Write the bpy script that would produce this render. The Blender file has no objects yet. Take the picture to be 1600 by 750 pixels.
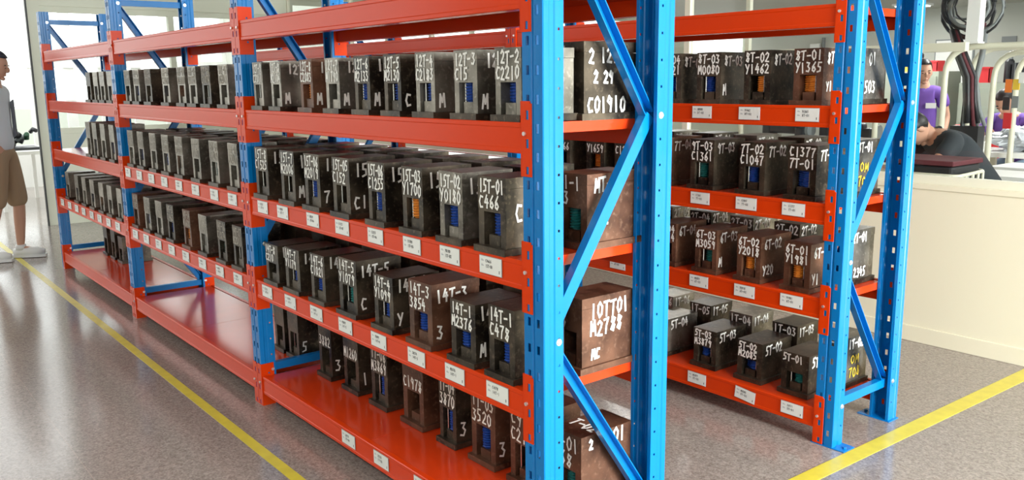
import bpy, bmesh, math, random
from mathutils import Vector, Matrix
random.seed(7)
PI = math.pi
sc = bpy.context.scene
COL = sc.collection

# ------------------------------------------------------------------ camera
cam_d = bpy.data.cameras.new('camera')
cam = bpy.data.objects.new('camera', cam_d)
COL.objects.link(cam)
cam_d.sensor_width = 36.0
cam_d.lens = 1352.93 / 1600 * 36.0
cam_d.clip_start = 0.05
cam_d.clip_end = 200
yaw, pit, rol = .8949, -.1811, -.0109
cam.matrix_world = (Matrix.Translation((1.6988, -1.4698, 1.4536)) @ Matrix.Rotation(yaw, 4, 'Z')
                    @ Matrix.Rotation(PI / 2 + pit, 4, 'X') @ Matrix.Rotation(rol, 4, 'Z'))
sc.camera = cam

# ------------------------------------------------------------------ view, world, lights
sc.view_settings.view_transform = 'Standard'
sc.view_settings.look = 'None'
sc.view_settings.exposure = 0.0
sc.view_settings.gamma = 1
sc.view_settings.use_curve_mapping = False
sc.cycles.use_denoising = True
sc.cycles.max_bounces = 8
sc.cycles.transparent_max_bounces = 12
sc.cycles.sample_clamp_indirect = 6.0

world = bpy.data.worlds.new('overcast_sky')
sc.world = world
world.use_nodes = True
wn = world.node_tree
wn.nodes['Background'].inputs[0].default_value = (0.97, 1.0, 0.99, 1)
wn.nodes['Background'].inputs[1].default_value = 2.8


def area(name, loc, direction, sx, sy, power, color=(1, 1, 1)):
    d = bpy.data.lights.new(name, 'AREA')
    d.shape = 'RECTANGLE'
    d.size, d.size_y = sx, sy
    d.energy = power
    d.color = color
    o = bpy.data.objects.new(name, d)
    COL.objects.link(o)
    o.location = loc
    o.rotation_euler = Vector(direction).to_track_quat('-Z', 'Z').to_euler()
    return o


# daylight entering by the glazed end wall
area('window_daylight', (6.2, 1.1, 1.65), (-1, 0, -.05), 4.0, 1.9, 1180, (0.97, 1.0, 1.0))


# ------------------------------------------------------------------ materials
def mat(name, color, rough=.5, metal=0.0, spec=.5, coat=0.0, bump=None, var=None, emit=None):
    m = bpy.data.materials.new(name)
    m.use_nodes = True
    nt = m.node_tree
    b = nt.nodes['Principled BSDF']
    b.inputs['Base Color'].default_value = (*color, 1)
    b.inputs['Roughness'].default_value = rough
    b.inputs['Metallic'].default_value = metal
    b.inputs['Specular IOR Level'].default_value = spec
    b.inputs['Coat Weight'].default_value = coat
    b.inputs['Coat Roughness'].default_value = .08
    if emit:
        b.inputs['Emission Color'].default_value = (*color, 1)
        b.inputs['Emission Strength'].default_value = emit
    if var or bump:
        tc = nt.nodes.new('ShaderNodeTexCoord')
        n = nt.nodes.new('ShaderNodeTexNoise')
        n.inputs['Scale'].default_value = (var or bump)[0]
        n.inputs['Detail'].default_value = 5
        nt.links.new(tc.outputs['Object'], n.inputs['Vector'])
    if var:
        cr = nt.nodes.new('ShaderNodeValToRGB')
        cr.color_ramp.elements[0].position = .35
        cr.color_ramp.elements[1].position = .68
        cr.color_ramp.elements[0].color = (*color, 1)
        cr.color_ramp.elements[1].color = (*var[1], 1)
        nt.links.new(n.outputs['Fac'], cr.inputs['Fac'])
        nt.links.new(cr.outputs['Color'], b.inputs['Base Color'])
    if bump:
        bp = nt.nodes.new('ShaderNodeBump')
        bp.inputs['Strength'].default_value = bump[1]
        bp.inputs['Distance'].default_value = .004
        nt.links.new(n.outputs['Fac'], bp.inputs['Height'])
        nt.links.new(bp.outputs['Normal'], b.inputs['Normal'])
    return m


def steel_mat(name, c1, c2, c3, metal, rough):
    """worn tool steel: large rust clouds, fine mottling and machining streaks"""
    m = bpy.data.materials.new(name)
    m.use_nodes = True
    nt = m.node_tree
    L = nt.links.new
    b = nt.nodes['Principled BSDF']
    g = nt.nodes.new('ShaderNodeNewGeometry')
    n1 = nt.nodes.new('ShaderNodeTexNoise')
    n1.inputs['Scale'].default_value = 9
    n1.inputs['Detail'].default_value = 6
    n2 = nt.nodes.new('ShaderNodeTexNoise')
    n2.inputs['Scale'].default_value = 70
    n2.inputs['Detail'].default_value = 3
    L(g.outputs['Position'], n1.inputs['Vector'])
    L(g.outputs['Position'], n2.inputs['Vector'])
    r1 = nt.nodes.new('ShaderNodeValToRGB')
    r1.color_ramp.elements[0].position = .36
    r1.color_ramp.elements[1].position = .66
    r1.color_ramp.elements[0].color = (*c1, 1)
    r1.color_ramp.elements[1].color = (*c2, 1)
    L(n1.outputs['Fac'], r1.inputs['Fac'])
    mx = nt.nodes.new('ShaderNodeMixRGB')
    mx.inputs['Color2'].default_value = (*c3, 1)
    mp = nt.nodes.new('ShaderNodeMapRange')
    mp.inputs['From Min'].default_value = .55
    mp.inputs['From Max'].default_value = .75
    mp.inputs['To Max'].default_value = .6
    L(n2.outputs['Fac'], mp.inputs['Value'])
    L(mp.outputs[0], mx.inputs['Fac'])
    L(r1.outputs['Color'], mx.inputs['Color1'])
    L(mx.outputs['Color'], b.inputs['Base Color'])
    b.inputs['Metallic'].default_value = metal
    mr = nt.nodes.new('ShaderNodeMapRange')
    mr.inputs['To Min'].default_value = rough - .1
    mr.inputs['To Max'].default_value = rough + .15
    L(n1.outputs['Fac'], mr.inputs['Value'])
    L(mr.outputs[0], b.inputs['Roughness'])
    n3 = nt.nodes.new('ShaderNodeTexNoise')
    n3.inputs['Scale'].default_value = 28
    n3.inputs['Detail'].default_value = 4
    mpg = nt.nodes.new('ShaderNodeMapping')
    mpg.inputs['Scale'].default_value = (1, 1, .25)
    L(g.outputs['Position'], mpg.inputs['Vector'])
    L(mpg.outputs[0], n3.inputs['Vector'])
    bp = nt.nodes.new('ShaderNodeBump')
    bp.inputs['Strength'].default_value = .25
    bp.inputs['Distance'].default_value = .003
    L(n3.outputs['Fac'], bp.inputs['Height'])
    L(bp.outputs['Normal'], b.inputs['Normal'])
    return m


M = {}
M['orange'] = mat('orange_rack_paint', (.68, .046, .003), .22, spec=.5, coat=0)
M['orange'].node_tree.nodes['Principled BSDF'].inputs['IOR'].default_value = 1.27
M['blue'] = mat('blue_rack_paint', (.001, .175, .50), .26, spec=.32, coat=.08)
M['deckp'] = mat('orange_deck_paint', (.64, .046, .006), .17, spec=.4, coat=.1, var=(6, (.58, .044, .008)))
M['zinc'] = mat('zinc_bolt', (.75, .75, .72), .3, metal=.8)
M['card'] = mat('white_card', (.80, .82, .78), .35, coat=.3)
M['cardedge'] = mat('grey_card_sleeve', (.30, .27, .26), .3, coat=.3)
M['ink'] = mat('black_print', (.03, .03, .035), .6)
M['inkgrey'] = mat('grey_print', (.42, .44, .46), .6)
M['dark'] = steel_mat('dark_tool_steel', (.018, .014, .010), (.105, .082, .055), (.20, .16, .11), .55, .36)
M['grey'] = steel_mat('grey_tool_steel', (.13, .118, .095), (.33, .30, .25), (.48, .44, .38), .75, .34)
M['brown'] = steel_mat('rusty_tool_steel', (.055, .022, .011), (.165, .074, .040), (.24, .14, .09), .3, .42)
M['black'] = mat('recess_shade_black', (.018, .017, .015), .4, metal=.3)  # painted shade for the back of the mould windows
M['chalk'] = mat('white_marker', (.85, .85, .80), .7)
M['chalk_yellow'] = mat('yellow_marker', (.60, .42, .03), .7)
M['chalk_dim'] = mat('faded_marker', (.42, .39, .33), .8)
M['spring_blue'] = mat('blue_spring_paint', (.01, .055, .30), .35)
M['spring_orange'] = mat('orange_spring_paint', (.75, .25, .03), .35)
M['spring_teal'] = mat('teal_spring_paint', (.01, .16, .15), .35)
M['rod'] = mat('bright_guide_rod', (.6, .6, .58), .25, metal=.9)
M['yellow'] = mat('yellow_floor_paint', (.66, .56, .05), .38, coat=.15, var=(14, (.56, .47, .05)))
M['cream'] = mat('cream_partition', (.74, .70, .53), .45)
M['frame'] = mat('pale_window_frame', (.58, .60, .48), .45)
M['gasket'] = mat('black_gasket', (.02, .022, .02), .5)
M['wallp'] = mat('pale_wall_paint', (.62, .63, .56), .7)
M['farwall'] = mat('grey_green_wall', (.50, .51, .46), .7)
M['ceil'] = mat('white_ceiling', (.62, .63, .62), .8)
M['lamp'] = mat('lit_diffuser', (1, 1, 1), .5, emit=5.0)
M['skin'] = mat('skin', (.56, .31, .21), .5)
M['hair'] = mat('black_hair', (.015, .013, .014), .45)
M['hairblue'] = mat('dark_hair', (.02, .02, .035), .5)
M['tee'] = mat('pale_grey_tee', (.66, .71, .74), .8)
M['stripe'] = mat('grey_stripe_cloth', (.13, .14, .17), .8)
M['khaki'] = mat('khaki_cloth', (.36, .25, .15), .85)
M['shoe'] = mat('white_shoe', (.75, .76, .74), .5)
M['purple'] = mat('purple_cloth', (.15, .07, .36), .8)
M['darkcloth'] = mat('dark_navy_cloth', (.025, .032, .038), .8)
M['jeans'] = mat('pale_blue_cloth', (.18, .27, .34), .85)
M['badge'] = mat('white_badge', (.85, .85, .85), .5)
M['ivory'] = mat('ivory_tube', (.74, .73, .58), .4)
M['white'] = mat('white_enamel', (.80, .80, .77), .4)
M['red'] = mat('red_plastic', (.58, .03, .035), .4)
M['darkred'] = mat('dark_red_cloth', (.10, .018, .025), .7)
M['blackp'] = mat('black_plastic', (.02, .021, .024), .4)
M['greyp'] = mat('grey_plastic', (.20, .22, .22), .5)
M['silver'] = mat('silver_bag_film', (.55, .58, .62), .3, metal=.3)
M['green'] = mat('green_part', (.03, .10, .05), .5)
M['orangep'] = mat('orange_plastic', (.8, .2, .03), .5)
M['yellowp'] = mat('yellow_plastic', (.75, .5, .05), .5)
M['machine'] = mat('machine_grey_green', (.30, .33, .27), .5)
M['bluecap'] = mat('blue_cap', (.05, .08, .35), .4)

# glass: thin clear pane
mg = bpy.data.materials.new('clear_glass')
mg.use_nodes = True
nt = mg.node_tree
nt.nodes.remove(nt.nodes['Principled BSDF'])
gl = nt.nodes.new('ShaderNodeBsdfGlossy')
gl.inputs['Roughness'].default_value = .02
tr = nt.nodes.new('ShaderNodeBsdfTransparent')
tr.inputs['Color'].default_value = (.96, .97, .965, 1)
fr = nt.nodes.new('ShaderNodeFresnel')
fr.inputs['IOR'].default_value = 1.35
mix = nt.nodes.new('ShaderNodeMixShader')
gg = nt.nodes.new('ShaderNodeNewGeometry')
fm = nt.nodes.new('ShaderNodeMath')       # the rear face of a pane reflects nothing of its own
fm.operation = 'MULTIPLY'
inv = nt.nodes.new('ShaderNodeMath')
inv.operation = 'SUBTRACT'
inv.inputs[0].default_value = .8
nt.links.new(gg.outputs['Backfacing'], inv.inputs[1])
inv.use_clamp = True
nt.links.new(fr.outputs[0], fm.inputs[0])
nt.links.new(inv.outputs[0], fm.inputs[1])
nt.links.new(fm.outputs[0], mix.inputs[0])
nt.links.new(tr.outputs[0], mix.inputs[1])
nt.links.new(gl.outputs[0], mix.inputs[2])
nt.links.new(mix.outputs[0], nt.nodes['Material Output'].inputs[0])
M['glass'] = mg

# polished granite floor
mf = bpy.data.materials.new('polished_granite')
mf.use_nodes = True
nt = mf.node_tree
L = nt.links.new
b = nt.nodes['Principled BSDF']
g = nt.nodes.new('ShaderNodeNewGeometry')
vo = nt.nodes.new('ShaderNodeTexVoronoi')
vo.inputs['Scale'].default_value = 150
no = nt.nodes.new('ShaderNodeTexNoise')
no.inputs['Scale'].default_value = 45
no.inputs['Detail'].default_value = 6
no.inputs['Roughness'].default_value = .7
nb = nt.nodes.new('ShaderNodeTexNoise')
nb.inputs['Scale'].default_value = 1.3
nb.inputs['Detail'].default_value = 3
for n in (vo, no, nb):
    L(g.outputs['Position'], n.inputs['Vector'])
r1 = nt.nodes.new('ShaderNodeValToRGB')
e = r1.color_ramp.elements
e[0].position = .0
e[0].color = (.13, .10, .085, 1)
e[1].position = 1.0
e[1].color = (.42, .37, .33, 1)
sep = nt.nodes.new('ShaderNodeSeparateColor')
L(vo.outputs['Color'], sep.inputs[0])
L(sep.outputs[0], r1.inputs['Fac'])
r2 = nt.nodes.new('ShaderNodeValToRGB')
e = r2.color_ramp.elements
e[0].position = .36
e[0].color = (.20, .165, .145, 1)
e[1].position = .66
e[1].color = (.36, .32, .285, 1)
L(no.outputs['Fac'], r2.inputs['Fac'])
mx = nt.nodes.new('ShaderNodeMixRGB')
mx.inputs['Fac'].default_value = .55
L(r1.outputs['Color'], mx.inputs['Color1'])
L(r2.outputs['Color'], mx.inputs['Color2'])
# hairline joints between the large slabs
br = nt.nodes.new('ShaderNodeTexBrick')
br.offset = 0
br.inputs['Scale'].default_value = 1
br.inputs['Mortar Size'].default_value = .0016
br.inputs['Brick Width'].default_value = .8
br.inputs['Row Height'].default_value = .8
br.inputs['Color1'].default_value = (1, 1, 1, 1)
br.inputs['Color2'].default_value = (.95, .95, .95, 1)
br.inputs['Mortar'].default_value = (1.2, 1.15, 1.1, 1)
L(g.outputs['Position'], br.inputs['Vector'])
mu = nt.nodes.new('ShaderNodeMixRGB')
mu.blend_type = 'MULTIPLY'
mu.inputs['Fac'].default_value = 1
L(mx.outputs['Color'], mu.inputs['Color1'])
L(br.outputs['Color'], mu.inputs['Color2'])
L(mu.outputs['Color'], b.inputs['Base Color'])
mr = nt.nodes.new('ShaderNodeMapRange')
mr.inputs['To Min'].default_value = .10
mr.inputs['To Max'].default_value = .22
L(nb.outputs['Fac'], mr.inputs['Value'])
L(mr.outputs[0], b.inputs['Roughness'])
b.inputs['Specular IOR Level'].default_value = .6
M['floor'] = mf


# ------------------------------------------------------------------ mesh helpers
class MB:
    """collects shapes; build() links them as ONE mesh object"""
    def __init__(s):
        s.v, s.f, s.m = [], [], []

    def poly(s, pts, mi=0):
        n = len(s.v)
        s.v += [tuple(p) for p in pts]
        s.f.append(tuple(range(n, n + len(pts))))
        s.m.append(mi)

    def box(s, x0, x1, y0, y1, z0, z1, mi=0):
        n = len(s.v)
        s.v += [(x, y, z) for z in (z0, z1) for y in (y0, y1) for x in (x0, x1)]
        for q in ((0, 2, 3, 1), (4, 5, 7, 6), (0, 1, 5, 4), (2, 6, 7, 3), (0, 4, 6, 2), (1, 3, 7, 5)):
            s.f.append(tuple(n + i for i in q))
            s.m.append(mi)

    def prism(s, prof, axis, a0, a1, mi=0):
        """extrude a closed 2-D profile along an axis"""
        def P(u, v, a):
            return {'x': (a, u, v), 'y': (u, a, v), 'z': (u, v, a)}[axis]
        n = len(s.v)
        k = len(prof)
        s.v += [P(u, v, a0) for u, v in prof] + [P(u, v, a1) for u, v in prof]
        for i in range(k):
            j = (i + 1) % k
            s.f.append((n + i, n + j, n + k + j, n + k + i))
            s.m.append(mi)
        s.f.append(tuple(n + i for i in range(k))[::-1])
        s.f.append(tuple(n + k + i for i in range(k)))
        s.m += [mi, mi]

    def tube(s, pts, r, seg=8, mi=0, cap=True):
        """round tube along a polyline; r a number or a list"""
        pts = [Vector(p) for p in pts]
        R = r if isinstance(r, (list, tuple)) else [r] * len(pts)
        n0 = len(s.v)
        ref = None
        for i, p in enumerate(pts):
            t = (pts[min(i + 1, len(pts) - 1)] - pts[max(i - 1, 0)]).normalized()
            if ref is None:
                ref = t.orthogonal().normalized()
            a = (ref - t * ref.dot(t)).normalized()
            ref = a
            c = t.cross(a)
            for k in range(seg):
                th = 2 * PI * k / seg
                s.v.append(tuple(p + (a * math.cos(th) + c * math.sin(th)) * R[i]))
        for i in range(len(pts) - 1):
            for k in range(seg):
                k2 = (k + 1) % seg
                s.f.append((n0 + i * seg + k, n0 + i * seg + k2, n0 + (i + 1) * seg + k2, n0 + (i + 1) * seg + k))
                s.m.append(mi)
        if cap:
            s.f.append(tuple(n0 + k for k in range(seg))[::-1])
            e_ = n0 + (len(pts) - 1) * seg
            s.f.append(tuple(e_ + k for k in range(seg)))
            s.m += [mi, mi]

    def ball(s, c, r, seg=12, ring=8, mi=0, zmin=-1, warp=None):
        """ellipsoid; r = (rx,ry,rz)"""
        n0 = len(s.v)
        for i in range(ring + 1):
            ph = -PI / 2 + PI * i / ring
            for k in range(seg):
                th = 2 * PI * k / seg
                u = Vector((math.cos(ph) * math.cos(th), math.cos(ph) * math.sin(th), max(zmin, math.sin(ph))))
                if warp:
                    u = warp(u)
                s.v.append((c[0] + u.x * r[0], c[1] + u.y * r[1], c[2] + u.z * r[2]))
        for i in range(ring):
            for k in range(seg):
                k2 = (k + 1) % seg
                s.f.append((n0 + i * seg + k, n0 + i * seg + k2, n0 + (i + 1) * seg + k2, n0 + (i + 1) * seg + k))
                s.m.append(mi)

    def mesh(s, name, mats, smooth=False):
        me = bpy.data.meshes.new(name)
        me.from_pydata(s.v, [], s.f)
        for m_ in (mats if isinstance(mats, (list, tuple)) else [mats]):
            me.materials.append(m_)
        me.polygons.foreach_set('material_index', s.m)
        if smooth:
            me.polygons.foreach_set('use_smooth', [True] * len(s.f))
        bm = bmesh.new()
        bm.from_mesh(me)
        bmesh.ops.recalc_face_normals(bm, faces=bm.faces)
        bm.to_mesh(me)
        bm.free()
        me.update()
        return me

    def build(s, name, mats, parent=None, loc=(0, 0, 0), rot=(0, 0, 0), smooth=False):
        return put(name, s.mesh(name, mats, smooth), parent, loc, rot)


def put(name, me, parent=None, loc=(0, 0, 0), rot=(0, 0, 0), scale=None):
    o = bpy.data.objects.new(name, me)
    COL.objects.link(o)
    o.location = loc
    o.rotation_euler = rot
    if scale:
        o.scale = scale
    if parent:
        o.parent = parent
    return o


def tag(o, label, cat, group=None, kind=None):
    if label:
        o['label'] = label
    if cat:
        o['category'] = cat
    if group:
        o['group'] = group
    if kind:
        o['kind'] = kind
    return o


def thing(name, label, cat, loc=(0, 0, 0), rotz=0, group=None):
    o = bpy.data.objects.new(name, None)
    o.empty_display_size = .1
    COL.objects.link(o)
    o.location = loc
    o.rotation_euler = (0, 0, rotz)
    return tag(o, label, cat, group)


def struct(name, mb, mats, parent=None):
    o = mb.build(name, mats, parent)
    if not parent:
        o['kind'] = 'structure'
    return o


def bevel(o, w, seg=2):
    m = o.modifiers.new('bevel', 'BEVEL')
    m.width = w
    m.segments = seg
    m.limit_method = 'ANGLE'
    return o


def one(x0, x1, y0, y1, z0, z1):
    b_ = MB()
    b_.box(x0, x1, y0, y1, z0, z1)
    return b_


# ------------------------------------------------------------------ handwriting: stroke glyphs in a 0.6 x 1 cell
G = {
    '0': [[(.3, 1), (.08, .8), (.05, .35), (.25, 0), (.5, .2), (.55, .7), (.3, 1)]],
    '1': [[(.25, 1), (.3, 0)]],
    '2': [[(.05, .8), (.25, 1), (.5, .8), (.4, .5), (.05, .05), (.55, .0)]],
    '3': [[(.08, .95), (.45, .9), (.25, .58), (.5, .35), (.35, .03), (.03, .08)]],
    '4': [[(.3, 1), (.05, .4), (.55, .42)], [(.42, .7), (.4, 0)]],
    '5': [[(.55, 1), (.15, .97), (.12, .58), (.45, .5), (.45, .12), (.05, .0)]],
    '6': [[(.45, 1), (.12, .55), (.1, .15), (.35, 0), (.52, .25), (.35, .48), (.1, .3)]],
    '7': [[(.05, .95), (.55, 1), (.3, .5), (.22, 0)]],
    '8': [[(.5, .85), (.2, .98), (.15, .68), (.48, .35), (.35, .0), (.08, .15), (.35, .55), (.52, .85)]],
    '9': [[(.5, .75), (.25, 1), (.08, .7), (.35, .5), (.52, .85), (.4, 0)]],
    'T': [[(.0, .95), (.6, 1)], [(.32, .98), (.28, 0)]],
    'C': [[(.52, .9), (.2, .95), (.03, .5), (.18, .05), (.5, .1)]],
    'M': [[(.02, 0), (.1, .95), (.3, .35), (.5, 1), (.58, 0)]],
    'Y': [[(.02, 1), (.28, .55)], [(.58, 1), (.2, 0)]],
    'K': [[(.08, 1), (.08, 0)], [(.52, 1), (.1, .5), (.55, 0)]],
    'J': [[(.4, 1), (.42, .15), (.2, 0), (.03, .2)]],
    'U': [[(.05, 1), (.08, .15), (.3, 0), (.52, .15), (.55, 1)]],
    'I': [[(.3, 1), (.3, 0)]],
    '-': [[(.05, .5), (.5, .53)]],
    ' ': [],
}


def scribe(mb, text, o, ux, uz, nrm, h, width, r=None, jit=.06, mi=0, thick=None):
    """write TEXT with ribbon strokes: o = lower left corner, ux/uz unit vectors, width = length of the line"""
    o, ux, uz, nrm = Vector(o), Vector(ux), Vector(uz), Vector(nrm)
    r = r or h * .055
    n = len(text)
    adv = width / n
    for i, ch in enumerate(text):
        dy = random.uniform(-jit, jit)
        sl = random.uniform(-.5, 1) * jit
        for st in G.get(ch, []):
            pts = []
            for (x, y) in st:
                px = (i + .12) * adv + (x / .6) * adv * .76 + (y * sl) * h
                py = (y + dy + random.uniform(-jit, jit) * .4) * h
                pts.append(o + ux * px + uz * py)
            for a, b_ in zip(pts[:-1], pts[1:]):
                d = (b_ - a)
                if d.length < 1e-6:
                    continue
                d.normalize()
                s_ = nrm.cross(d) * r
                a, b_ = a + nrm * (.00004 * (len(mb.f) % 24)), b_ + nrm * (.00004 * (len(mb.f) % 24))
                e_ = d * r * .8
                mb.poly([a - e_ - s_, b_ + e_ - s_, b_ + e_ + s_, a - e_ + s_], mi)


# ------------------------------------------------------------------ the setting
fl = MB()
fl.box(-14, 8, -6.5, 13, -.08, 0)
struct('floor', fl, M['floor'])

# left end wall (x = -8.45): low cream panel, windows, header; continues into the workshop
XW = -8.45


def window(name, x0, x1, y0, y1, z0, z1, axis, nm=2, fw_=.05, frame=None, glassmat=True):
    """frame with mullions (structure), panes as children. axis 'x': wall plane normal to x"""
    fr_ = MB()
    if axis == 'x':
        a0, a1 = y0, y1
        B = lambda u0, u1, w0, w1: fr_.box(x0, x1, u0, u1, w0, w1)
    else:
        a0, a1 = x0, x1
        B = lambda u0, u1, w0, w1: fr_.box(u0, u1, y0, y1, w0, w1)
    B(a0, a1, z0, z0 + fw_)
    B(a0, a1, z1 - fw_, z1)
    step = (a1 - a0) / nm
    for i in range(nm + 1):
        c = a0 + i * step
        B(max(a0, c - fw_ / 2), min(a1, c + fw_ / 2), z0 + fw_, z1 - fw_)
    o = struct(name, fr_, frame or M['frame'])
    for i in range(nm):
        p = MB()
        u0, u1 = a0 + i * step + fw_ / 2, a0 + (i + 1) * step - fw_ / 2
        if axis == 'x':
            xm = (x0 + x1) / 2
            p.box(xm - .003, xm + .003, u0, u1, z0 + fw_, z1 - fw_)
        else:
            ym = (y0 + y1) / 2
            p.box(u0, u1, ym - .003, ym + .003, z0 + fw_, z1 - fw_)
        p.build('pane', M['glass'], o)
    return o


w = MB()
w.box(XW - .1, XW, .385, .50, 0, 2.9)             # door post
w.box(XW - .1, XW, .50, 12.4, 0, .96)             # dwarf wall
w.box(XW - .1, XW, .50, 3.26, 2.27, 2.9)          # header
w.box(XW - .1, XW, 3.26, 12.4, 2.46, 2.9)
w.box(XW - .1, XW, 3.14, 3.26, .96, 2.27)
w.box(XW - .1, XW, 10.15, 10.65, .96, 2.46)
struct('wall_left', w, M['frame'])
w = MB()
w.box(XW - .03, XW + .010, .370, .385, 0, 2.9)
struct('trim_1', w, M['gasket'])
window('window_1', XW - .08, XW - .02, .50, 3.14, .96, 2.27, 'x', nm=2, fw_=.06)
window('window_8', XW - .08, XW - .02, 3.26, 10.15, .96, 2.46, 'x', nm=5, fw_=.06)
window('window_2', XW - .08, XW - .02, 10.65, 12.35, .96, 2.46, 'x', nm=1, fw_=.06)

# the lobby beyond the doorway
w = MB()
w.box(-12.7, -12.6, -6.5, 12.4, 0, .45)
w.box(-12.7, -12.6, -6.5, 12.4, 2.75, 3.0)
struct('wall_lobby', w, M['white'])
window('window_3', -12.66, -12.6, -6.5, 4.0, .45, 2.75, 'x', nm=22, fw_=.14, frame=M['white'])
w = MB()
w.box(-12.64, -12.58, -6.5, 4.0, 1.72, 1.82)
struct('trim_2', w, M['white'])
w = MB()
w.box(-12.7, XW - .1, 4.0, 4.1, 0, 2.9)
struct('wall_lobby_side', w, M['wallp'])

# main ceiling, wall to the right of the camera (glazed), wall behind
w = MB()
w.box(XW, 7, -6, 3.19, 2.9, 3.0)
struct('ceiling', w, M['ceil'])
w = MB()
w.box(6.4, 6.5, -6, 13, 0, .7)
w.box(6.4, 6.5, -6, 13, 2.8, 3.0)
struct('wall_right', w, M['wallp'])
window('window_4', 6.42, 6.48, -6, 13, .7, 2.8, 'x', nm=12, fw_=.07)
w = MB()
w.box(XW, 6.4, -5.6, -5.5, 0, 2.9)
struct('wall_front', w, M['farwall'])
for x, y, pw, lab in ((-5.5, -2.6, 30, 'added aisle fill light nearest the lobby doorway'), (-2.2, -2.6, 30, 'added aisle fill light abreast of the front rack middle bay'),
                      (1.0, -2.6, 30, 'added aisle fill light behind the photographer'), (3.8, -2.6, 30, 'added aisle fill light in the far right corner of the hall'),
                      (2.6, .6, 95, 'added fill light over the open floor beyond the rack ends')):
    t = thing('ceiling_light', lab, 'light', (x, y, 2.9))  # unseen fixtures added to fill the racks and floor with soft light
    one(-.65, .65, -.11, .11, -.03, 0).build('housing', M['white'], t)
    one(-.60, .60, -.08, .08, -.045, -.03).build('diffuser', M['lamp'], t)
    area('lamp_glow', (x, y, 2.84), (0, 0, -1), 1.2, .3, pw, (1, 1, .98))

# glazed partition to the workshop (y = 3.19)
YP = 3.19


w = MB()
w.box(XW, 6.4, YP, YP + .06, .09, .855)
struct('wall_partition', w, M['cream'])
w = MB()
w.box(XW, 6.4, YP - .008, YP + .06, 0, .09)
bevel(struct('baseboard_partition', w, M['cream']), .003)
w = MB()
w.box(XW, 6.4, YP - .008, YP + .068, .855, .885)
bevel(struct('trim_3', w, M['cream']), .003)
window('window_6', XW + .0, -2.22, YP + .01, YP + .05, .885, 2.9, 'y', nm=4, fw_=.045, frame=M['ivory'])
window('window_7', -2.22, 6.4, YP + .01, YP + .05, .885, 2.9, 'y', nm=1, fw_=.045, frame=M['ivory'])

# workshop: far wall and ceiling
YF = 12.35
w = MB()
w.box(XW, 6.4, YF, YF + .1, 0, 2.9)
struct('wall_back', w, M['farwall'])
w = MB()
w.box(XW, 6.4, YP + .06, YF, 2.50, 2.55)
struct('ceiling_workshop', w, M['farwall'])
for i, (x, y, sx, sy, lab) in enumerate([
        (-3.9, 9.0, 1.6, .16, 'long ceiling light strip above the workshop, left of the hanging cables'),
        (-1.6, 7.4, 1.6, .16, 'long ceiling light strip above the workshop, top right corner'),
        (-4.75, 11.2, .35, .35, 'small square ceiling light at the back of the workshop'),
        (1.2, 5.5, 1.6, .16, 'ceiling light strip above the workshop outside the frame'),
        (-5.2, 6.4, 1.6, .16, 'ceiling light strip over the left half of the workshop')]):
    t = thing('ceiling_light', lab, 'light', (x, y, 2.5))
    one(-sx / 2 - .03, sx / 2 + .03, -sy / 2 - .03, sy / 2 + .03, -.03, 0).build('housing', M['white'], t)
    one(-sx / 2, sx / 2, -sy / 2, sy / 2, -.045, -.03).build('diffuser', M['lamp'], t)
    la = area('lamp_glow', (x, y, 2.44), (0, 0, -1), sx, sy, 75 if sx > 1 else 25, (1, 1, .98))
# low building and ground outside the left windows
w = MB()
w.box(-24, -21, -12, 20, -.2, .95)
w.build('outside_building', M['farwall'])
tag(bpy.data.objects['outside_building'], 'low grey green wall outside the left end windows', 'building')
w = MB()
w.box(-30, -14, -20, 30, -.2, -.1)
struct('ground', w, M['wallp'])

# yellow floor lines
w = MB()
w.prism([(-9.4, -.1895), (1.2, -.1895), (1.2, -.2345), (-9.4, -.2345)], 'z', 0.0, .0015)
tag(w.build('floor_line', M['yellow']), 'yellow painted line on the floor along the long front rack', 'floor line', 'yellow floor lines')
w = MB()
w.prism([(-.045, -1.2), (.010, -1.2), (.135, 3.182), (.055, 3.182)], 'z', 0.0, .0016)
tag(w.build('floor_line', M['yellow']), 'yellow painted line running past the rack ends to the cream partition', 'floor line', 'yellow floor lines')

# ------------------------------------------------------------------ racks
P, W, D = 1.9715, .084, .50
HB, CA, CL = .0827, .0566, .1986
UH = 2.02
FD = .068   # upright depth


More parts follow.
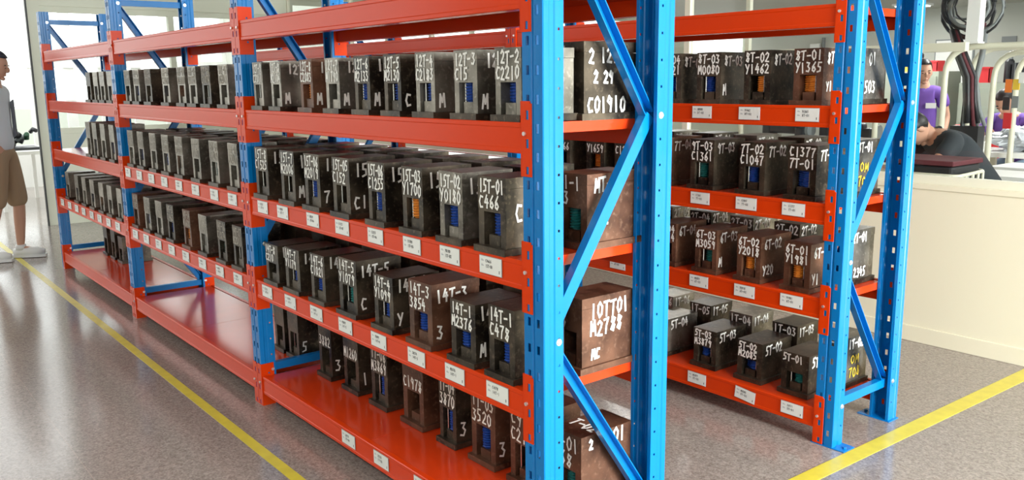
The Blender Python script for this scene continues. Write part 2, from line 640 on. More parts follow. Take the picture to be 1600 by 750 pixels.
def upright_mesh():
    """perforated omega section: web at y=0 (x -W..0), flanges to y=FD with a rolled step, lips turned in"""
    prof = [  # (x, y, x2, y2, hole?)
        (-.012, FD, 0, FD, None), (0, FD, 0, .056, None), (0, .056, 0, .049, 'r'), (0, .049, 0, .040, None),
        (0, .040, -.003, .036, None), (-.003, .036, -.003, .022, None), (-.003, .022, 0, .018, None), (0, .018, 0, .002, None),
        (0, .002, -.002, 0, None), (-.002, 0, -.017, 0, None), (-.017, 0, -.029, 0, 's'), (-.029, 0, -.036, 0, None),
        (-.036, 0, -.039, .005, None), (-.039, .005, -.042, .005, None)]
    half = list(prof)
    segs = half + [(-W - b[2], b[3], -W - b[0], b[1], b[4]) for b in reversed(half)]
    zs = set([0, UH])
    n = 26
    slots, rnds = [], []
    for k in range(n):
        z = .045 + k * .075
        slots.append((z, z + .024))
        rnds.append((z + .036, z + .043))
        zs.update([z, z + .024, z + .036, z + .043])
    zs = sorted(z for z in zs if z <= UH)
    verts, faces = [], []
    cols = [(segs[0][0], segs[0][1])] + [(s[2], s[3]) for s in segs]
    for (x, y) in cols:
        for z in zs:
            verts.append((x, y, z))
    nz = len(zs)
    for i, s in enumerate(segs):
        for k in range(nz - 1):
            zc = (zs[k] + zs[k + 1]) / 2
            if s[4] == 's' and any(a < zc < b_ for a, b_ in slots):
                continue
            if s[4] == 'r' and any(a < zc < b_ for a, b_ in rnds):
                continue
            faces.append((i * nz + k, (i + 1) * nz + k, (i + 1) * nz + k + 1, i * nz + k + 1))
    me = bpy.data.meshes.new('upright')
    me.from_pydata(verts, [], faces)
    me.materials.append(M['blue'])
    # give the sheet its thickness once, in the mesh itself
    o = bpy.data.objects.new('tmp', me)
    COL.objects.link(o)
    m = o.modifiers.new('s', 'SOLIDIFY')
    m.thickness = .0022
    m.offset = 0
    dg = bpy.context.evaluated_depsgraph_get()
    me2 = bpy.data.meshes.new_from_object(o.evaluated_get(dg))
    me2.name = 'upright'
    bpy.data.objects.remove(o)
    return me2


UPR = upright_mesh()


def channel_mesh(length, w_=.036, t=.028):
    """brace: folded channel along +z, web on the -x side, open towards +x"""
    b_ = MB()
    th = .003
    prof = [(t / 2, -w_ / 2), (-t / 2, -w_ / 2), (-t / 2, w_ / 2), (t / 2, w_ / 2), (t / 2, w_ / 2 - th),
            (-t / 2 + th, w_ / 2 - th), (-t / 2 + th, -w_ / 2 + th), (t / 2, -w_ / 2 + th)]
    b_.prism(prof, 'z', 0, length)
    return b_.mesh('brace', M['blue'])


def bolt_mesh():
    b_ = MB()
    b_.prism([(.007 * math.cos(a * PI / 3), .007 * math.sin(a * PI / 3)) for a in range(6)], 'x', 0, .005)
    b_.prism([(.010 * math.cos(a * PI / 5), .010 * math.sin(a * PI / 5)) for a in range(10)], 'x', -.001, .0012)
    return b_.mesh('bolt', M['zinc'])


BOLT = bolt_mesh()


def connector_mesh(cut_floor=False):
    """L plate on the upright: web leg with three slots and a rivet, flange leg with small holes. local origin: web/flange corner
    at beam top; the plate serves the bay on its +x side"""
    b_ = MB()
    zt, zb = CA, CA - CL
    if cut_floor:
        zb = max(zb, -.1415)
    # web leg: grid with slots
    xs = [-.040, -.029, -.017, 0.003]
    sl = [(zt - .048, zt - .024), (zt - .123, zt - .099), (zt - .192, zt - .172)]
    zs = sorted(set([zb, zt - .006, zt] + [c for a in sl for c in a if c > zb]))
    for i in range(3):
        for k in range(len(zs) - 1):
            zc = (zs[k] + zs[k + 1]) / 2
            if i == 1 and any(a < zc < c for a, c in sl):
                continue
            x0 = xs[i] + (.006 if (i == 0 and k == len(zs) - 2) else 0)
            b_.box(x0, xs[i + 1], -.0042, -.0012, zs[k], zs[k + 1])
    # flange leg
    ys = [-.0042, .030, .038, .058]
    zh = [zt - .05, zt - .043, zt - .15, zt - .143]
    zz = sorted([zb, zt] + [z for z in zh if z > zb])
    for i in range(3):
        for k in range(len(zz) - 1):
            zc = (zz[k] + zz[k + 1]) / 2
            if i == 1 and (zh[0] < zc < zh[1] or zh[2] < zc < zh[3]):
                continue
            b_.box(.0012, .0038, ys[i], ys[i + 1], zz[k], zz[k + 1])
    return b_.mesh('connector_plate', M['orange'])


CON, CON0 = connector_mesh(), connector_mesh(True)


def mirror_x(me, name):
    m2 = me.copy()
    m2.name = name
    for v in m2.vertices:
        v.co.x = -v.co.x
    m2.flip_normals()
    return m2


CONM, CON0M = mirror_x(CON, 'connector_plate'), mirror_x(CON0, 'connector_plate')
RIV = MB()
RIV.tube([(0, -.002, 0), (0, -.0075, 0)], .0055, 8)
RIVM = RIV.mesh('rivet', M['zinc'])

BLEN = P - W - .008


def beam_mesh():
    b_ = MB()
    prof = [(0.002, 0), (0, -.002), (0, -.012), (.0015, -.015), (.0015, -HB + .015), (0, -HB + .012), (0, -HB + .002), (.002, -HB),
            (.043, -HB), (.045, -HB + .002), (.045, -.036), (.024, -.034), (.022, 0)]
    b_.prism(prof, 'x', 0, BLEN)
    return b_.mesh('shelf_beam', M['orange'])


BEAM = beam_mesh()


def deck_mesh(length):
    b_ = MB()
    t = .0015
    y0, y1 = .026, D - .026
    z = -.003
    b_.box(0, length, y0, y1, z - t, z)
    b_.box(0, length, y0, y0 + t, z - .030, z - t)
    b_.box(0, length, y1 - t, y1, z - .030, z - t)
    b_.box(0, t, y0 + t, y1 - t, z - .030, z - t)
    b_.box(length - t, length, y0 + t, y1 - t, z - .030, z - t)
    for k in range(1, 4):  # stiffening ribs below
        x = length * k / 4
        b_.box(x - .02, x + .02, y0 + t, y1 - t, z - .018, z - t)
    return b_.mesh('deck_panel', M['deckp'])


DL = BLEN / 2 - .001
DECK = deck_mesh(DL)


def card_mesh(line1, line2):
    """printed card: sleeve edge, white face, two printed lines and a small mark"""
    b_ = MB()
    w_, h_ = .102, .050
    b_.box(-w_ / 2 - .0015, w_ / 2 + .0015, -.0015, 0, -h_ / 2 - .0015, h_ / 2 + .0015, 1)
    b_.box(-w_ / 2, w_ / 2, -.0021, -.0015, -h_ / 2, h_ / 2, 0)
    f = lambda t, x, z, h, wd, mi: scribe(b_, t, (x, -.0023, z), (1, 0, 0), (0, 0, 1), (0, -1, 0), h, wd, h * .09, .0, mi)
    f(line1, -.022, .008, .0085, .028, 2)
    f(line2, -.022, -.007, .0085, .034, 2)
    for z in (.0105, -.0045):
        b_.box(-.043, -.031, -.0023, -.0021, z, z + .003, 3)
        b_.box(-.043, -.035, -.0023, -.0021, z + .004, z + .0055, 3)
    b_.box(.040, .043, -.0023, -.0021, -.018, -.009, 2)
    me = b_.mesh('label_card', [M['card'], M['cardedge'], M['ink'], M['inkgrey']])
    return me


def rack(label, loc, levels, nbays, cards, foot=True):
    R = thing('storage_rack', label, 'rack', loc)
    # ---- frames
    br1 = channel_mesh(math.hypot(.382, .577))
    br2 = channel_mesh(math.hypot(.394, .602))
    br3 = channel_mesh(math.hypot(.394, .571))
    hz = channel_mesh(.39)
    for i in range(nbays + 1):
        x = -i * P
        a = put('upright', UPR, R, (x, 0, 0))
        b_ = put('upright', UPR, R, (x - W, D, 0), (0, 0, PI))
        for o, yy in ((a, 0), (b_, D)):
            fp = MB()
            sgn = 1 if yy == 0 else -1
            if i == 0 and foot:
                fp.box(-W - .01, .052, -.004, .076, 0, .004)
                for (px_, py_) in ((.036, .03),):
                    fp.tube([(px_, py_, .004), (px_, py_, .012)], .008, 6)
            else:
                fp.box(-W + .002, -.002, .002, .066, 0, .003)
            put('foot_plate', fp.mesh('foot_plate', M['blue']), o)
        xc = x - W / 2

        def brace(me, y0, z0, y1, z1, flip=False, nm='diagonal_brace'):
            ang = math.atan2(y1 - y0, z1 - z0)
            o = put(nm, me, R, (xc, y0, z0))
            o.rotation_euler = (-ang, 0, 0)
            if flip:
                o.rotation_mode = 'QUATERNION'
                q = Matrix.Rotation(-ang, 3, 'X') @ Matrix.Rotation(PI, 3, 'Z')
                o.rotation_quaternion = q.to_quaternion()
        brace(br1, .436, 1.353, .054, 1.930)
        brace(br2, .042, .751, .436, 1.353, True)
        brace(br3, .436, .180, .042, .751)
        brace(hz, .055, .165, .445, .165, True, 'horizontal_brace')
        brace(hz, .055, 1.945, .445, 1.945, True, 'horizontal_brace')
        for (y, z) in ((.052, .751), (.448, 1.353), (.052, 1.94), (.448, .18), (.052, .165), (.448, 1.945)):
            put('bolt', BOLT, R, (x + .0012, y, z))
    # ---- beams, plates, cards, decks
    for bay in range(nbays):
        x0 = -(bay + 1) * P + .004
        for k, z in enumerate(levels):
            cm, cmm = (CON0, CON0M) if k == 0 else (CON, CONM)
            for side in (0, 1):
                if side == 0:
                    o = put('shelf_beam', BEAM, R, (x0, 0, z))
                else:
                    o = put('shelf_beam', BEAM, R, (x0 + BLEN, D, z), (0, 0, PI))
                put('connector_plate', cm, o, (-.004, 0, 0))
                put('connector_plate', cmm, o, (BLEN + .004, 0, 0))
                if bay < 2:
                    for dx in (-.014, BLEN + .018):
                        put('rivet', RIVM, o, (dx, -.0025, CA - .085))
                if side == 0:
                    for (cx, l1, l2, tilt) in cards.get((bay, k), []):
                        cme = card_mesh(l1, l2)
                        put('label_card', cme, o, (cx - x0, -.0002, -.036 if k or tilt == 0 else -.040), (0, tilt, 0))
            for j in range(2):
                put('deck_panel', DECK, R, (x0 + j * (DL + .002), 0, z))
    return R


ZA = [.1405, .596, .971, 1.346, 1.721]
ZB = [.1465, .600, .975, 1.350, 1.725]

# printed codes of the moulds, cards repeat them
A1L2 = [(-1.918, .13, '15T-8', 'C1525'), (-1.659, .132, '15T-7', 'M2006'), (-1.439, .124, '15T-06', 'M2019'), (-1.204, .124, '15T-05', 'C152'),
        (-.942, .116, '15T-06', 'C1255'), (-.718, .118, '15T-03', 'Y1700'), (-.502, .121, '15T-02', 'Y0180'), (-.302, .13, '15T-01', 'C466')]
A1L1 = [(-1.882, .127, '14T-8', 'C210'), (-1.682, .134, '14T-7', 'Y1179'), (-1.442, .118, '14T-6', 'C1021'), (-1.205, .137, '14T-5', 'Y1079'),
        (-.941, .130, '14T-4', 'Y1099'), (-.708, .135, '14T-3', '3854'), (-.465, .125, '14T-1', 'M2376'), (-.269, .120, '14T-1', 'C478')]
A1L3 = [(-1.912, .096, '12T-9', 'C2011'), (-1.732, .096, '12T-8', 'M2104'), (-1.458, .102, '12T-8', 'C2083'), (-1.245, .106, '12T-7', 'M1790'),
        (-1.028, .104, '12T-6', 'M2133'), (-.829, .102, '12T-5', 'M2130'), (-.635, .107, '12T-4', 'C2183'), (-.426, .108, '12T-3', 'C15'),
        (-.229, .115, '12T-2', 'C2210')]
cardsA = {
    (0, 2): [(x, b_[3], b_[2], 0) for x, b_ in zip((-1.838, -1.637, -1.362, -1.124, -.884, -.651, -.437, -.232), A1L2)],
    (0, 1): [(x, b_[3], b_[2], 0) for x, b_ in zip((-1.847, -1.613, -1.374, -1.135, -.89, -.645, -.425, -.209), A1L1)],
    (0, 0): [(-1.153, '3870', '1T-04', 0), (-.907, '3520', '1T-03', 0), (-.633, 'C968', '1T-02', 0)],
    (1, 2): [(x, 'C%d' % (1200 + i * 37), '15T-%d' % (10 + i), 0) for i, x in enumerate((-3.85, -3.62, -3.39, -3.16, -2.92, -2.67, -2.41, -2.18))],
    (1, 1): [(x, 'M%d' % (2100 + i * 29), '14T-%d' % (10 + i), 0) for i, x in enumerate((-3.81, -3.59, -3.36, -3.13, -2.9, -2.65, -2.41, -2.18))],
    (2, 1): [(x, 'Y%d' % (1300 + i * 41), '14T-%d' % (20 + i), 0) for i, x in enumerate((-5.76, -5.52, -5.3, -5.09, -4.86, -4.65, -4.42, -4.2))],
}
B3 = [(-.318, '8T-01', 'Y1365'), (-.554, '8T-02', 'Y1462'), (-.802, '8T-03', 'M0080'), (-1.02, '8T-04', 'M1021'), (-1.26, '8T-05', 'C905'),
      (-1.50, '', ''), (-1.74, '', '')]
B2 = [(-.325, 'C1377', '7T-01'), (-.562, '7T-02', 'C1047'), (-.825, '9T-03', 'C1361'), (-1.07, '7T-04', 'C1082'), (-1.30, '', 'C127'),
      (-1.50, '', 'Y1659'), (-1.75, '', 'Y1366')]
B1 = [(-.322, '6T-01', 'Y1981'), (-.556, '6T-02', 'Y2018'), (-.786, '6T-03', 'M3059'), (-1.02, '6T-04', 'M3014'), (-1.27, '', 'M24'),
      (-1.51, '', ''), (-1.76, '', '')]
B0 = [(-.331, '5T-01', ''), (-.557, '5T-02', 'M2085'), (-.803, '5T-03', 'M3879'), (-1.09, '5T-04', 'C3')]
cardsB = {
    (0, 3): [(-.224, 'Y1365', '8T-01', 0), (-.492, 'Y1462', '8T-02', 0), (-.737, 'M0080', '8T-03', 0), (-.98, 'M1021', '8T-04', 0)],
    (0, 2): [(-.265, 'C1377', '7T-01', 0), (-.491, 'C1047', '7T-02', 0), (-.734, 'C1361', '7T-03', 0), (-.98, 'C1082', '7T-04', 0), (-1.22, 'C127', '7T-05', 0)],
    (0, 1): [(-.254, 'Y1981', '6T-01', 0), (-.483, 'Y2018', '6T-02', 0), (-.728, 'M3059', '6T-03', 0), (-.98, 'M3014', '6T-04', 0), (-1.232, 'M24', '6T-05', 0)],
    (0, 0): [(-.227, '3851', '5T-01', 0), (-.459, 'M2085', '5T-02', .1), (-.723, 'M3879', '5T-03', 0), (-.98, 'C3', '5T-04', 0)],
}
RA = rack('long front rack of orange beams and shelves on blue perforated uprights', (0, 0, 0), ZA, 3, cardsA)
RB = rack('second rack of orange beams and blue uprights behind the front rack, by the cream partition', (-.038, 1.546, 0), ZB, 3,
          {k: [(x + .038, a, c, t) for x, a, c, t in v] for k, v in cardsB.items()})

# ------------------------------------------------------------------ moulds
_mc = {}


def cached(key, fn):
    if key not in _mc:
        _mc[key] = fn()
    return _mc[key]


def body_mesh(w_, h_, dep, mt, win=True):
    """steel block with a recessed window in the lower half of its front"""
    b_ = MB()
    z0, z1 = .020, h_ * .86
    if not win:
        b_.box(-w_ / 2, w_ / 2, 0, dep, z0, z1)
        return b_.mesh('mould_body', M[mt])
    a0, a1, c0, c1, rd = -w_ * .30, w_ * .30, .040, h_ * .54, .10
    b_.box(-w_ / 2, a0, 0, rd, z0, z1)       # left cheek
    b_.box(a1, w_ / 2, 0, rd, z0, z1)        # right cheek
    b_.box(a0, a1, 0, rd, c1, z1)            # block above the window
    b_.box(-w_ / 2 - .0008, w_ / 2 + .0008, -.0012, dep * .98, c1 + .008, z1)
    b_.box(-w_ / 2, w_ / 2, rd, dep, z0, z1)
    b_.box(a0, a1, rd - .001, rd, c0, c1, 1)  # black sheet paints the shade deep in the window
    return b_.mesh('mould_body', [M[mt], M['black']])


def spring_mesh(col, r, z0, z1):
    b_ = MB()
    pts, n = [], int((z1 - z0) / .009) * 8
    for i in range(n + 1):
        t = i / n
        a = t * (z1 - z0) / .009 * 2 * PI
        pts.append((r * math.cos(a), r * math.sin(a), z0 + t * (z1 - z0)))
    b_.tube(pts, .0036, 4, cap=True)
    b_.tube([(0, 0, z0), (0, 0, z1)], r * .8, 8)
    return b_.mesh('coil_spring', M['spring_' + col], smooth=False)


def box_mesh(nm, mt, *a):
    return one(*a).mesh(nm, M[mt])


def rods_mesh(z0, z1):
    b_ = MB()
    b_.tube([(0, 0, z0), (0, 0, z1)], .003, 6)
    return b_.mesh('guide_rod', M['rod'])


def mould(x, y, z, w_, h_, dep, mt, label, group, lines=(), side=(), spring=None, win=True, top=None, dim=False, detail=True, btm=None, rz=0):
    w_ = round(w_ / .008) * .008
    h_ = round(h_ / .010) * .010
    t = thing('press_mould', label, 'mould', (x + w_ / 2, y, z), rz, group)
    kb = ('body', w_, h_, dep, mt, win)
    put('mould_body', cached(kb, lambda: body_mesh(w_, h_, dep, mt, win)), t)
    put('top_plate', cached(('top', w_, h_, dep, mt), lambda: box_mesh('top_plate', mt, -w_ / 2 - .0012, w_ / 2 + .0012, -.0015, dep + .001, h_ * .86 + .0008, h_)), t)
    bm_ = 'dark' if mt != 'brown' else 'brown'
    put('base_plate', cached(('base', w_, dep, bm_), lambda: box_mesh('base_plate', bm_, -w_ / 2 - .009, w_ / 2 + .009, -.014, dep + .008, 0.0005, .020)), t)
    if win:
        put('lower_block', cached(('lb', w_, mt), lambda: box_mesh('lower_block', mt, -w_ * .2, w_ * .2, .008, .070, .020, .052)), t)
        if detail:
            z1 = h_ * .53
            if spring:
                sx = random.choice((-1, 1)) * w_ * .07
                put('coil_spring', cached(('sp', spring, h_), lambda: spring_mesh(spring, .019, .052, z1)), t, (sx, .030, 0))
                if random.random() < .35:
                    put('coil_spring', cached(('sp', spring, h_), None), t, (sx - math.copysign(.034, sx) * .9, .045, 0), scale=(.8, .8, 1))
            put('guide_rod', cached(('rod', h_), lambda: rods_mesh(.050, z1)), t, (random.choice((-1, 1)) * w_ * .2, .016, 0))
    if lines or side or top or btm:
        c = MB()
        n = len(lines)
        for k, s_ in enumerate(lines):
            if not s_:
                continue
            hh = h_ * .165
            ww = min(w_ * .92, len(s_) * hh * .66)
            scribe(c, s_, (-w_ * .46, -.0022, h_ * (.79 - k * .205)), (1, 0, 0), (0, 0, 1), (0, -1, 0), hh, ww, .0030)
        for (s_, y_, z_, hh) in side:
            scribe(c, s_, (w_ / 2 + .0018, y_, z_), (0, 1, 0), (0, 0, 1), (1, 0, 0), hh, len(s_) * hh * .62, .0036)
        if btm:
            scribe(c, btm, (w_ / 2 + .0018, .012, h_ * .17), (0, 1, 0), (0, 0, 1), (1, 0, 0), h_ * .2, len(btm) * h_ * .13, .0034)
        if top:
            scribe(c, top, (-w_ * .42, dep * .25, h_ + .0012), (1, 0, 0), (0, 1, 0), (0, 0, 1), .045, w_ * .85, .0042)
        if c.v:
            c.build('chalk_writing', M['chalk_dim' if dim else 'chalk'], t)['kind'] = 'stuff'
    return t


TN = {'dark': 'dark steel', 'grey': 'grey steel', 'brown': 'rusty brown steel'}
OR = ['', 'first', 'second', 'third', 'fourth', 'fifth', 'sixth', 'seventh', 'eighth', 'ninth', 'tenth']
SH = {3: 'upper', 2: 'middle', 1: 'lower', 0: 'bottom'}


def gname(rk, lv, row):
    return 'press moulds in the %s row on the %s shelf of the %s rack' % (row, SH[lv], rk)


def lab_code(tn, l1, l2, lv, rk, extra=''):
    return ('%s mould marked %s on %s shelf, %s rack%s' % (TN[tn], ' '.join(t for t in (l1, l2) if t), SH[lv], rk, extra))


def lab_pos(tn, n, row, bay, lv, rk):
    return '%s mould, %s from the right, %s row, %s bay, %s shelf, %s rack' % (TN[tn], OR[n], row, bay, SH[lv], rk)


DEP = .19
YF0 = .024
# near bay, upper shelf (front row)
tones = ['grey', 'grey', 'brown', 'grey', 'dark', 'dark', 'grey', 'grey', 'grey']
spr = [None, None, 'orange', None, 'blue', 'blue', 'blue', 'blue', 'blue']
for i, (x, w_, a, c) in enumerate(A1L3):
    mould(x, YF0, ZA[3] - .002, w_, .205, DEP, tones[i], lab_code(tones[i], a, c, 3, 'front'), gname('front', 3, 'front'),
          (a, c), [('12T', .03, .15, .036)] if i in (1, 2, 3, 4, 7) else [], spr[i], btm='MMMMMC'[i % 6] if i else None)
tones = ['dark', 'dark', 'dark', 'dark', 'dark', 'dark', 'grey', 'dark']
spr = [None, None, 'blue', None, 'blue', 'orange', 'blue', 'blue']
for i, (x, w_, a, c) in enumerate(A1L2):
    o = mould(x, .012, ZA[2] - .002, w_, .215, DEP, tones[i], lab_code(tones[i], a, c, 2, 'front', ', %s from the left' % OR[i + 1]),
              gname('front', 2, 'front'), (a, c), [('15T', .02, .155, .045)] if i < 7 else [('C', .03, .095, .05), ('01', .13, .15, .045), ('6', .155, .09, .05)],
              spr[i], btm={0: None, 1: 'M', 2: '7', 3: 'C1', 7: None}.get(i), )
tones = ['dark', 'dark', 'dark', 'dark', 'dark', 'brown', 'dark', 'dark']
spr = [None, 'blue', 'blue', 'teal', 'blue', 'blue', 'blue', 'blue']
for i, (x, w_, a, c) in enumerate(A1L1):
    h_ = [.185, .190, .205, .215, .205, .215, .205, .215][i]
    mould(x, .018, ZA[1] - .002, w_, h_, DEP, tones[i], lab_code(tones[i], a, c, 1, 'front'), gname('front', 1, 'front'),
          (a, c), [('14T-%d' % (8 - i), .015, h_ - .055, .040)] if i < 7 else [], spr[i], btm={3: 'C', 4: 'Y', 5: '3', 6: 'M'}.get(i))
# bottom shelf: one row, set back
A1L0 = [(-1.828, .120, '', '3882', 'dark', '3'), (-1.592, .125, '', 'M1260', 'dark', '1'), (-1.353, .124, '1T-06', 'M3869', 'dark', None),
        (-1.104, .144, '', 'C1978', 'brown', None), (-.85, .107, '1T-04', '3870', 'dark', '3'), (-.649, .138, '1T-03', '3520', 'brown', '3'),
        (-.43, .120, 'C9', 'C210', 'brown', None)]
for i, (x, w_, a, c, tn, bt) in enumerate(A1L0):
    mould(x, .222, ZA[0] - .002, w_, .255, .205, tn, lab_code(tn, a, c, 0, 'front', ', %s from the left' % OR[i + 1]), gname('front', 0, 'back'),
          (a, c), [], [None, None, 'blue', None, 'blue', 'blue', None][i], btm=bt)
mould(-.212, .218, ZA[0] - .002, .125, .262, .215, 'brown', 'rusty brown steel mould marked T-01 and 968, bottom shelf at the front rack end',
      gname('front', 0, 'back'), ('T-01', '968'), [('2', .03, .215, .03), ('01', .13, .21, .045)], 'teal', top='T-02')
for i, x in enumerate((-2.188, -2.347)):
    mould(x, .235, ZA[0] - .002, .115, .245, .2, 'dark', lab_pos('dark', i + 1, 'back', 'middle', 0, 'front'), gname('front', 0, 'back'), ('', '15')[:1], [], btm='5' if i == 0 else None)
for i, x in enumerate((-5.20, -5.40, -5.62)):
    mould(x, .24, ZA[0] - .002, .115, (.20, .24, .25)[i], .2, 'dark', lab_pos('dark', i + 1, 'back', 'far', 0, 'front'), gname('front', 0, 'back'))
# middle bay, far bay: front rows
rowsA = {
    ('middle', 3): [-3.844, -3.662, -3.441, -3.136, -2.888, -2.725, -2.535, -2.313],
    ('far', 3): [-4.759, -4.573, -4.412, -4.233],
    ('middle', 2): [-3.885, -3.684, -3.45, -3.232, -3.008, -2.752, -2.502, -2.26],
    ('far', 2): [-4.899, -4.725, -4.516, -4.298],
    ('middle', 1): [-3.902, -3.666, -3.446, -3.242, -2.974, -2.73, -2.475, -2.272],
    ('far', 1): [-5.687, -5.398, -5.174, -4.944, -4.701, -4.489, -4.257],
}
tn_rows = {('middle', 3): 'ggdgggdg', ('far', 3): 'dggg', ('middle', 2): 'gggggggg', ('far', 2): 'gggg', ('middle', 1): 'bggdbgdd', ('far', 1): 'ggggggg'}
TM = {'g': 'grey', 'd': 'dark', 'b': 'brown'}
sprc = [None, 'blue', None, 'blue', 'orange', None, 'teal', None]
for (bay, lv), xs in rowsA.items():
    n = len(xs)
    for i, x in enumerate(xs):
        tn = TM[tn_rows[(bay, lv)][i]]
        h_ = {3: .205, 2: .215 if bay == 'middle' else .245, 1: .212}[lv]
        code = ('%d%s' % ({3: 12, 2: 15, 1: 14}[lv], 'T'), ) if (bay == 'middle') else ()
        mould(x, YF0, ZA[lv] - .002, .112, h_, DEP, tn, lab_pos(tn, n - i, 'front', bay, lv, 'front'), gname('front', lv, 'front'),
              ('%dT-%d' % ({3: 12, 2: 15, 1: 14}[lv], 10 + i), '%s%d' % ('CMY'[i % 3], 1052 + i * 137)) if bay == 'middle' else (), [], sprc[i % 8], dim=True, btm='M' if (bay, lv, i) in (('middle', 1, 7),) else None)
# back rows of the front rack
for lv in (1, 2):
    for bay, b0, n in (('near', -.24, 8), ('middle', -2.20, 8), ('far', -4.20, 7)):
        if lv == 2 and bay == 'far':
            continue
        for i in range(n):
            if bay == 'near' and i == 0:
                continue
            x = b0 - i * .238 + random.uniform(-.012, .012)
            tn = random.choice(['dark', 'dark', 'grey', 'dark', 'brown'])
            mould(x, .248, ZA[lv] - .002, .122, {1: .21, 2: .222}[lv], .20, tn, lab_pos(tn, i + 1, 'back', bay, lv, 'front'),
                  gname('front', lv, 'back'), (), [], None, win=False, top='%dT-0%d' % ({1: 14, 2: 15}[lv], i + 1) if (bay == 'near' and i < 6) else None)
mould(-.215, .233, ZA[3] - .004, .120, .215, .215, 'dark', 'large grey steel mould marked C01910 at the end of the upper shelf, front rack',
      gname('front', 3, 'back'), ('-1', '0'), [('2 12T-', .015, .162, .038), ('2 29', .035, .105, .032), ('C01910', .010, .022, .042)], None, win=False)
mould(-.462, .235, ZA[3] - .004, .120, .205, .205, 'dark', 'dark steel mould beside the large C01910 mould, back row, upper shelf, front rack', gname('front', 3, 'back'), (), [], None)
mould(-.215, .240, ZA[2] - .002, .124, .225, .212, 'brown', 'reddish brown steel mould marked MT-1 at the end of the middle shelf, front rack',
      gname('front', 2, 'back'), ('01-1', '03'), [('MT-1', .025, .168, .040), ('12', .03, .07, .045)], 'teal')
mould(-.210, .225, ZA[1] - .002, .118, .235, .215, 'brown', 'rusty brown steel mould marked 10TT01 M2788 at the end of the lower shelf',
      gname('front', 1, 'back'), ('1', '78'), [('10TT01', .030, .165, .044), ('M2788', .030, .112, .044), ('MC', .035, .040, .030)], None)

# rear rack
DB = .215
YB = 1.546 + .040
for lv, rows in ((3, B3), (2, B2), (1, B1), (0, B0)):
    for i, (x, a, c) in enumerate(rows):
        tn = {3: 'bdddddd', 2: 'dddbddd', 1: 'bbbbddd', 0: 'dddg'}[lv][i]
        tn = TM[tn]
        if lv == 3 and i == 0:
            tn = 'brown'
        h_ = {3: .220, 2: .220, 1: .200, 0: .185}[lv]
        wd = {3: .130, 2: .128, 1: .120, 0: .130}[lv]
        sp = {3: ['orange', 'orange', 'blue', 'blue', None, None, None], 2: ['blue', 'blue', 'teal', 'blue', None, 'orange', None],
              1: ['orange', 'orange', 'teal', None, None, None, None], 0: ['teal', 'blue', 'blue', None]}[lv][i]
        code = a or c
        if code:
            lab = lab_code(tn, a, c, lv, 'rear')
        else:
            lab = lab_pos(tn, i + 1, 'front', 'near', lv, 'rear')
        sd = []
        if a and a[-3:-2] == '-' and i < 5:
            sd = [(a, .020, h_ - .058, .040)]
        if lv == 3 and i == 0:
            sd = [('8T-01', .02, .162, .040), ('Y1', .02, .055, .034)]
        if lv == 2 and i == 0:
            sd = [('7T-01', .02, .160, .040)]
        mould(x, YB + (.03 if lv == 0 else 0), ZB[lv] - .002, wd, h_, DB, tn, lab, gname('rear', lv, 'front'), (a, c), sd, sp,
              btm={(3, 2): 'M', (1, 1): 'Y20', (1, 2): 'M', (1, 0): 'Y1'}.get((lv, i)))
mould(-.275, 1.80, ZB[3] - .002, .122, .225, .19, 'grey', 'grey steel mould marked 01 and 503 on upper shelf end of the rear rack', gname('rear', 3, 'back'),
      (), [('01', .05, .155, .045), ('503', .025, .045, .045)], None, win=False)
for lv, pre in ((2, '3T'), (1, '2T'), (0, '1T')):
    for i in range(6 if lv else 5):
        x = -.300 - i * .240
        tn = ['grey', 'dark', 'grey', 'dark', 'grey', 'dark'][i]
        dp = .185
        yb = YB + DB + .028 - (0 if lv else -.02)
        code = '%s-0%d' % (pre, i + (1 if lv else 2))
        hh = {2: .235, 1: .235, 0: .225}[lv]
        mb_ = mould(x, yb, ZB[lv] - .002, .125, hh, dp - (.02 if lv == 0 else 0), tn, lab_pos(tn, i + 1, 'back', 'near', lv, 'rear'), gname('rear', lv, 'back'),
              (code,) if lv < 2 else (), [(code, .01, hh - .055, .038)] + ([('2345', .03, .03, .038)] if (lv == 1 and i == 0) else []), None, win=False)
        if i == 0 and lv in (0, 2):
            c = MB()
            scribe(c, '0M', (.0665, .03, .10), (0, 1, 0), (0, 0, 1), (1, 0, 0), .035, .07, .003)
            scribe(c, '708', (.0665, .02, .04), (0, 1, 0), (0, 0, 1), (1, 0, 0), .040, .09, .003)
            c.build('yellow_writing', M['chalk_yellow'], mb_)['kind'] = 'stuff'

# ------------------------------------------------------------------ people
def skin_obj(name, pts, edges, m, parent, root=0, sub=2, extra=None):
    """grow one continuous surface round a joint skeleton; extra = MB whose shapes join the same mesh"""
    me = bpy.data.meshes.new(name)
    me.from_pydata([p[:3] for p in pts], edges, [])
    o = bpy.data.objects.new('tmp', me)
    COL.objects.link(o)
    o.modifiers.new('skin', 'SKIN')
    for i, p in enumerate(pts):
        sv = me.skin_vertices[0].data[i]
        r = p[3]
        sv.radius = r if isinstance(r, tuple) else (r, r)
        sv.use_root = (i == root)
    ss = o.modifiers.new('sub', 'SUBSURF')
    ss.levels = sub
    dg = bpy.context.evaluated_depsgraph_get()
    me2 = bpy.data.meshes.new_from_object(o.evaluated_get(dg))
    bpy.data.objects.remove(o)
    bm = bmesh.new()
    bm.from_mesh(me2)
    if extra:
        ex = extra.mesh('x', m, True)
        bm.from_mesh(ex)
    for f in bm.faces:
        f.smooth = True
    bm.to_mesh(me2)
    bm.free()
    me2.name = name
    me2.materials.clear()
    for q in (m if isinstance(m, list) else [m]):
        me2.materials.append(q)
    return put(name, me2, parent)


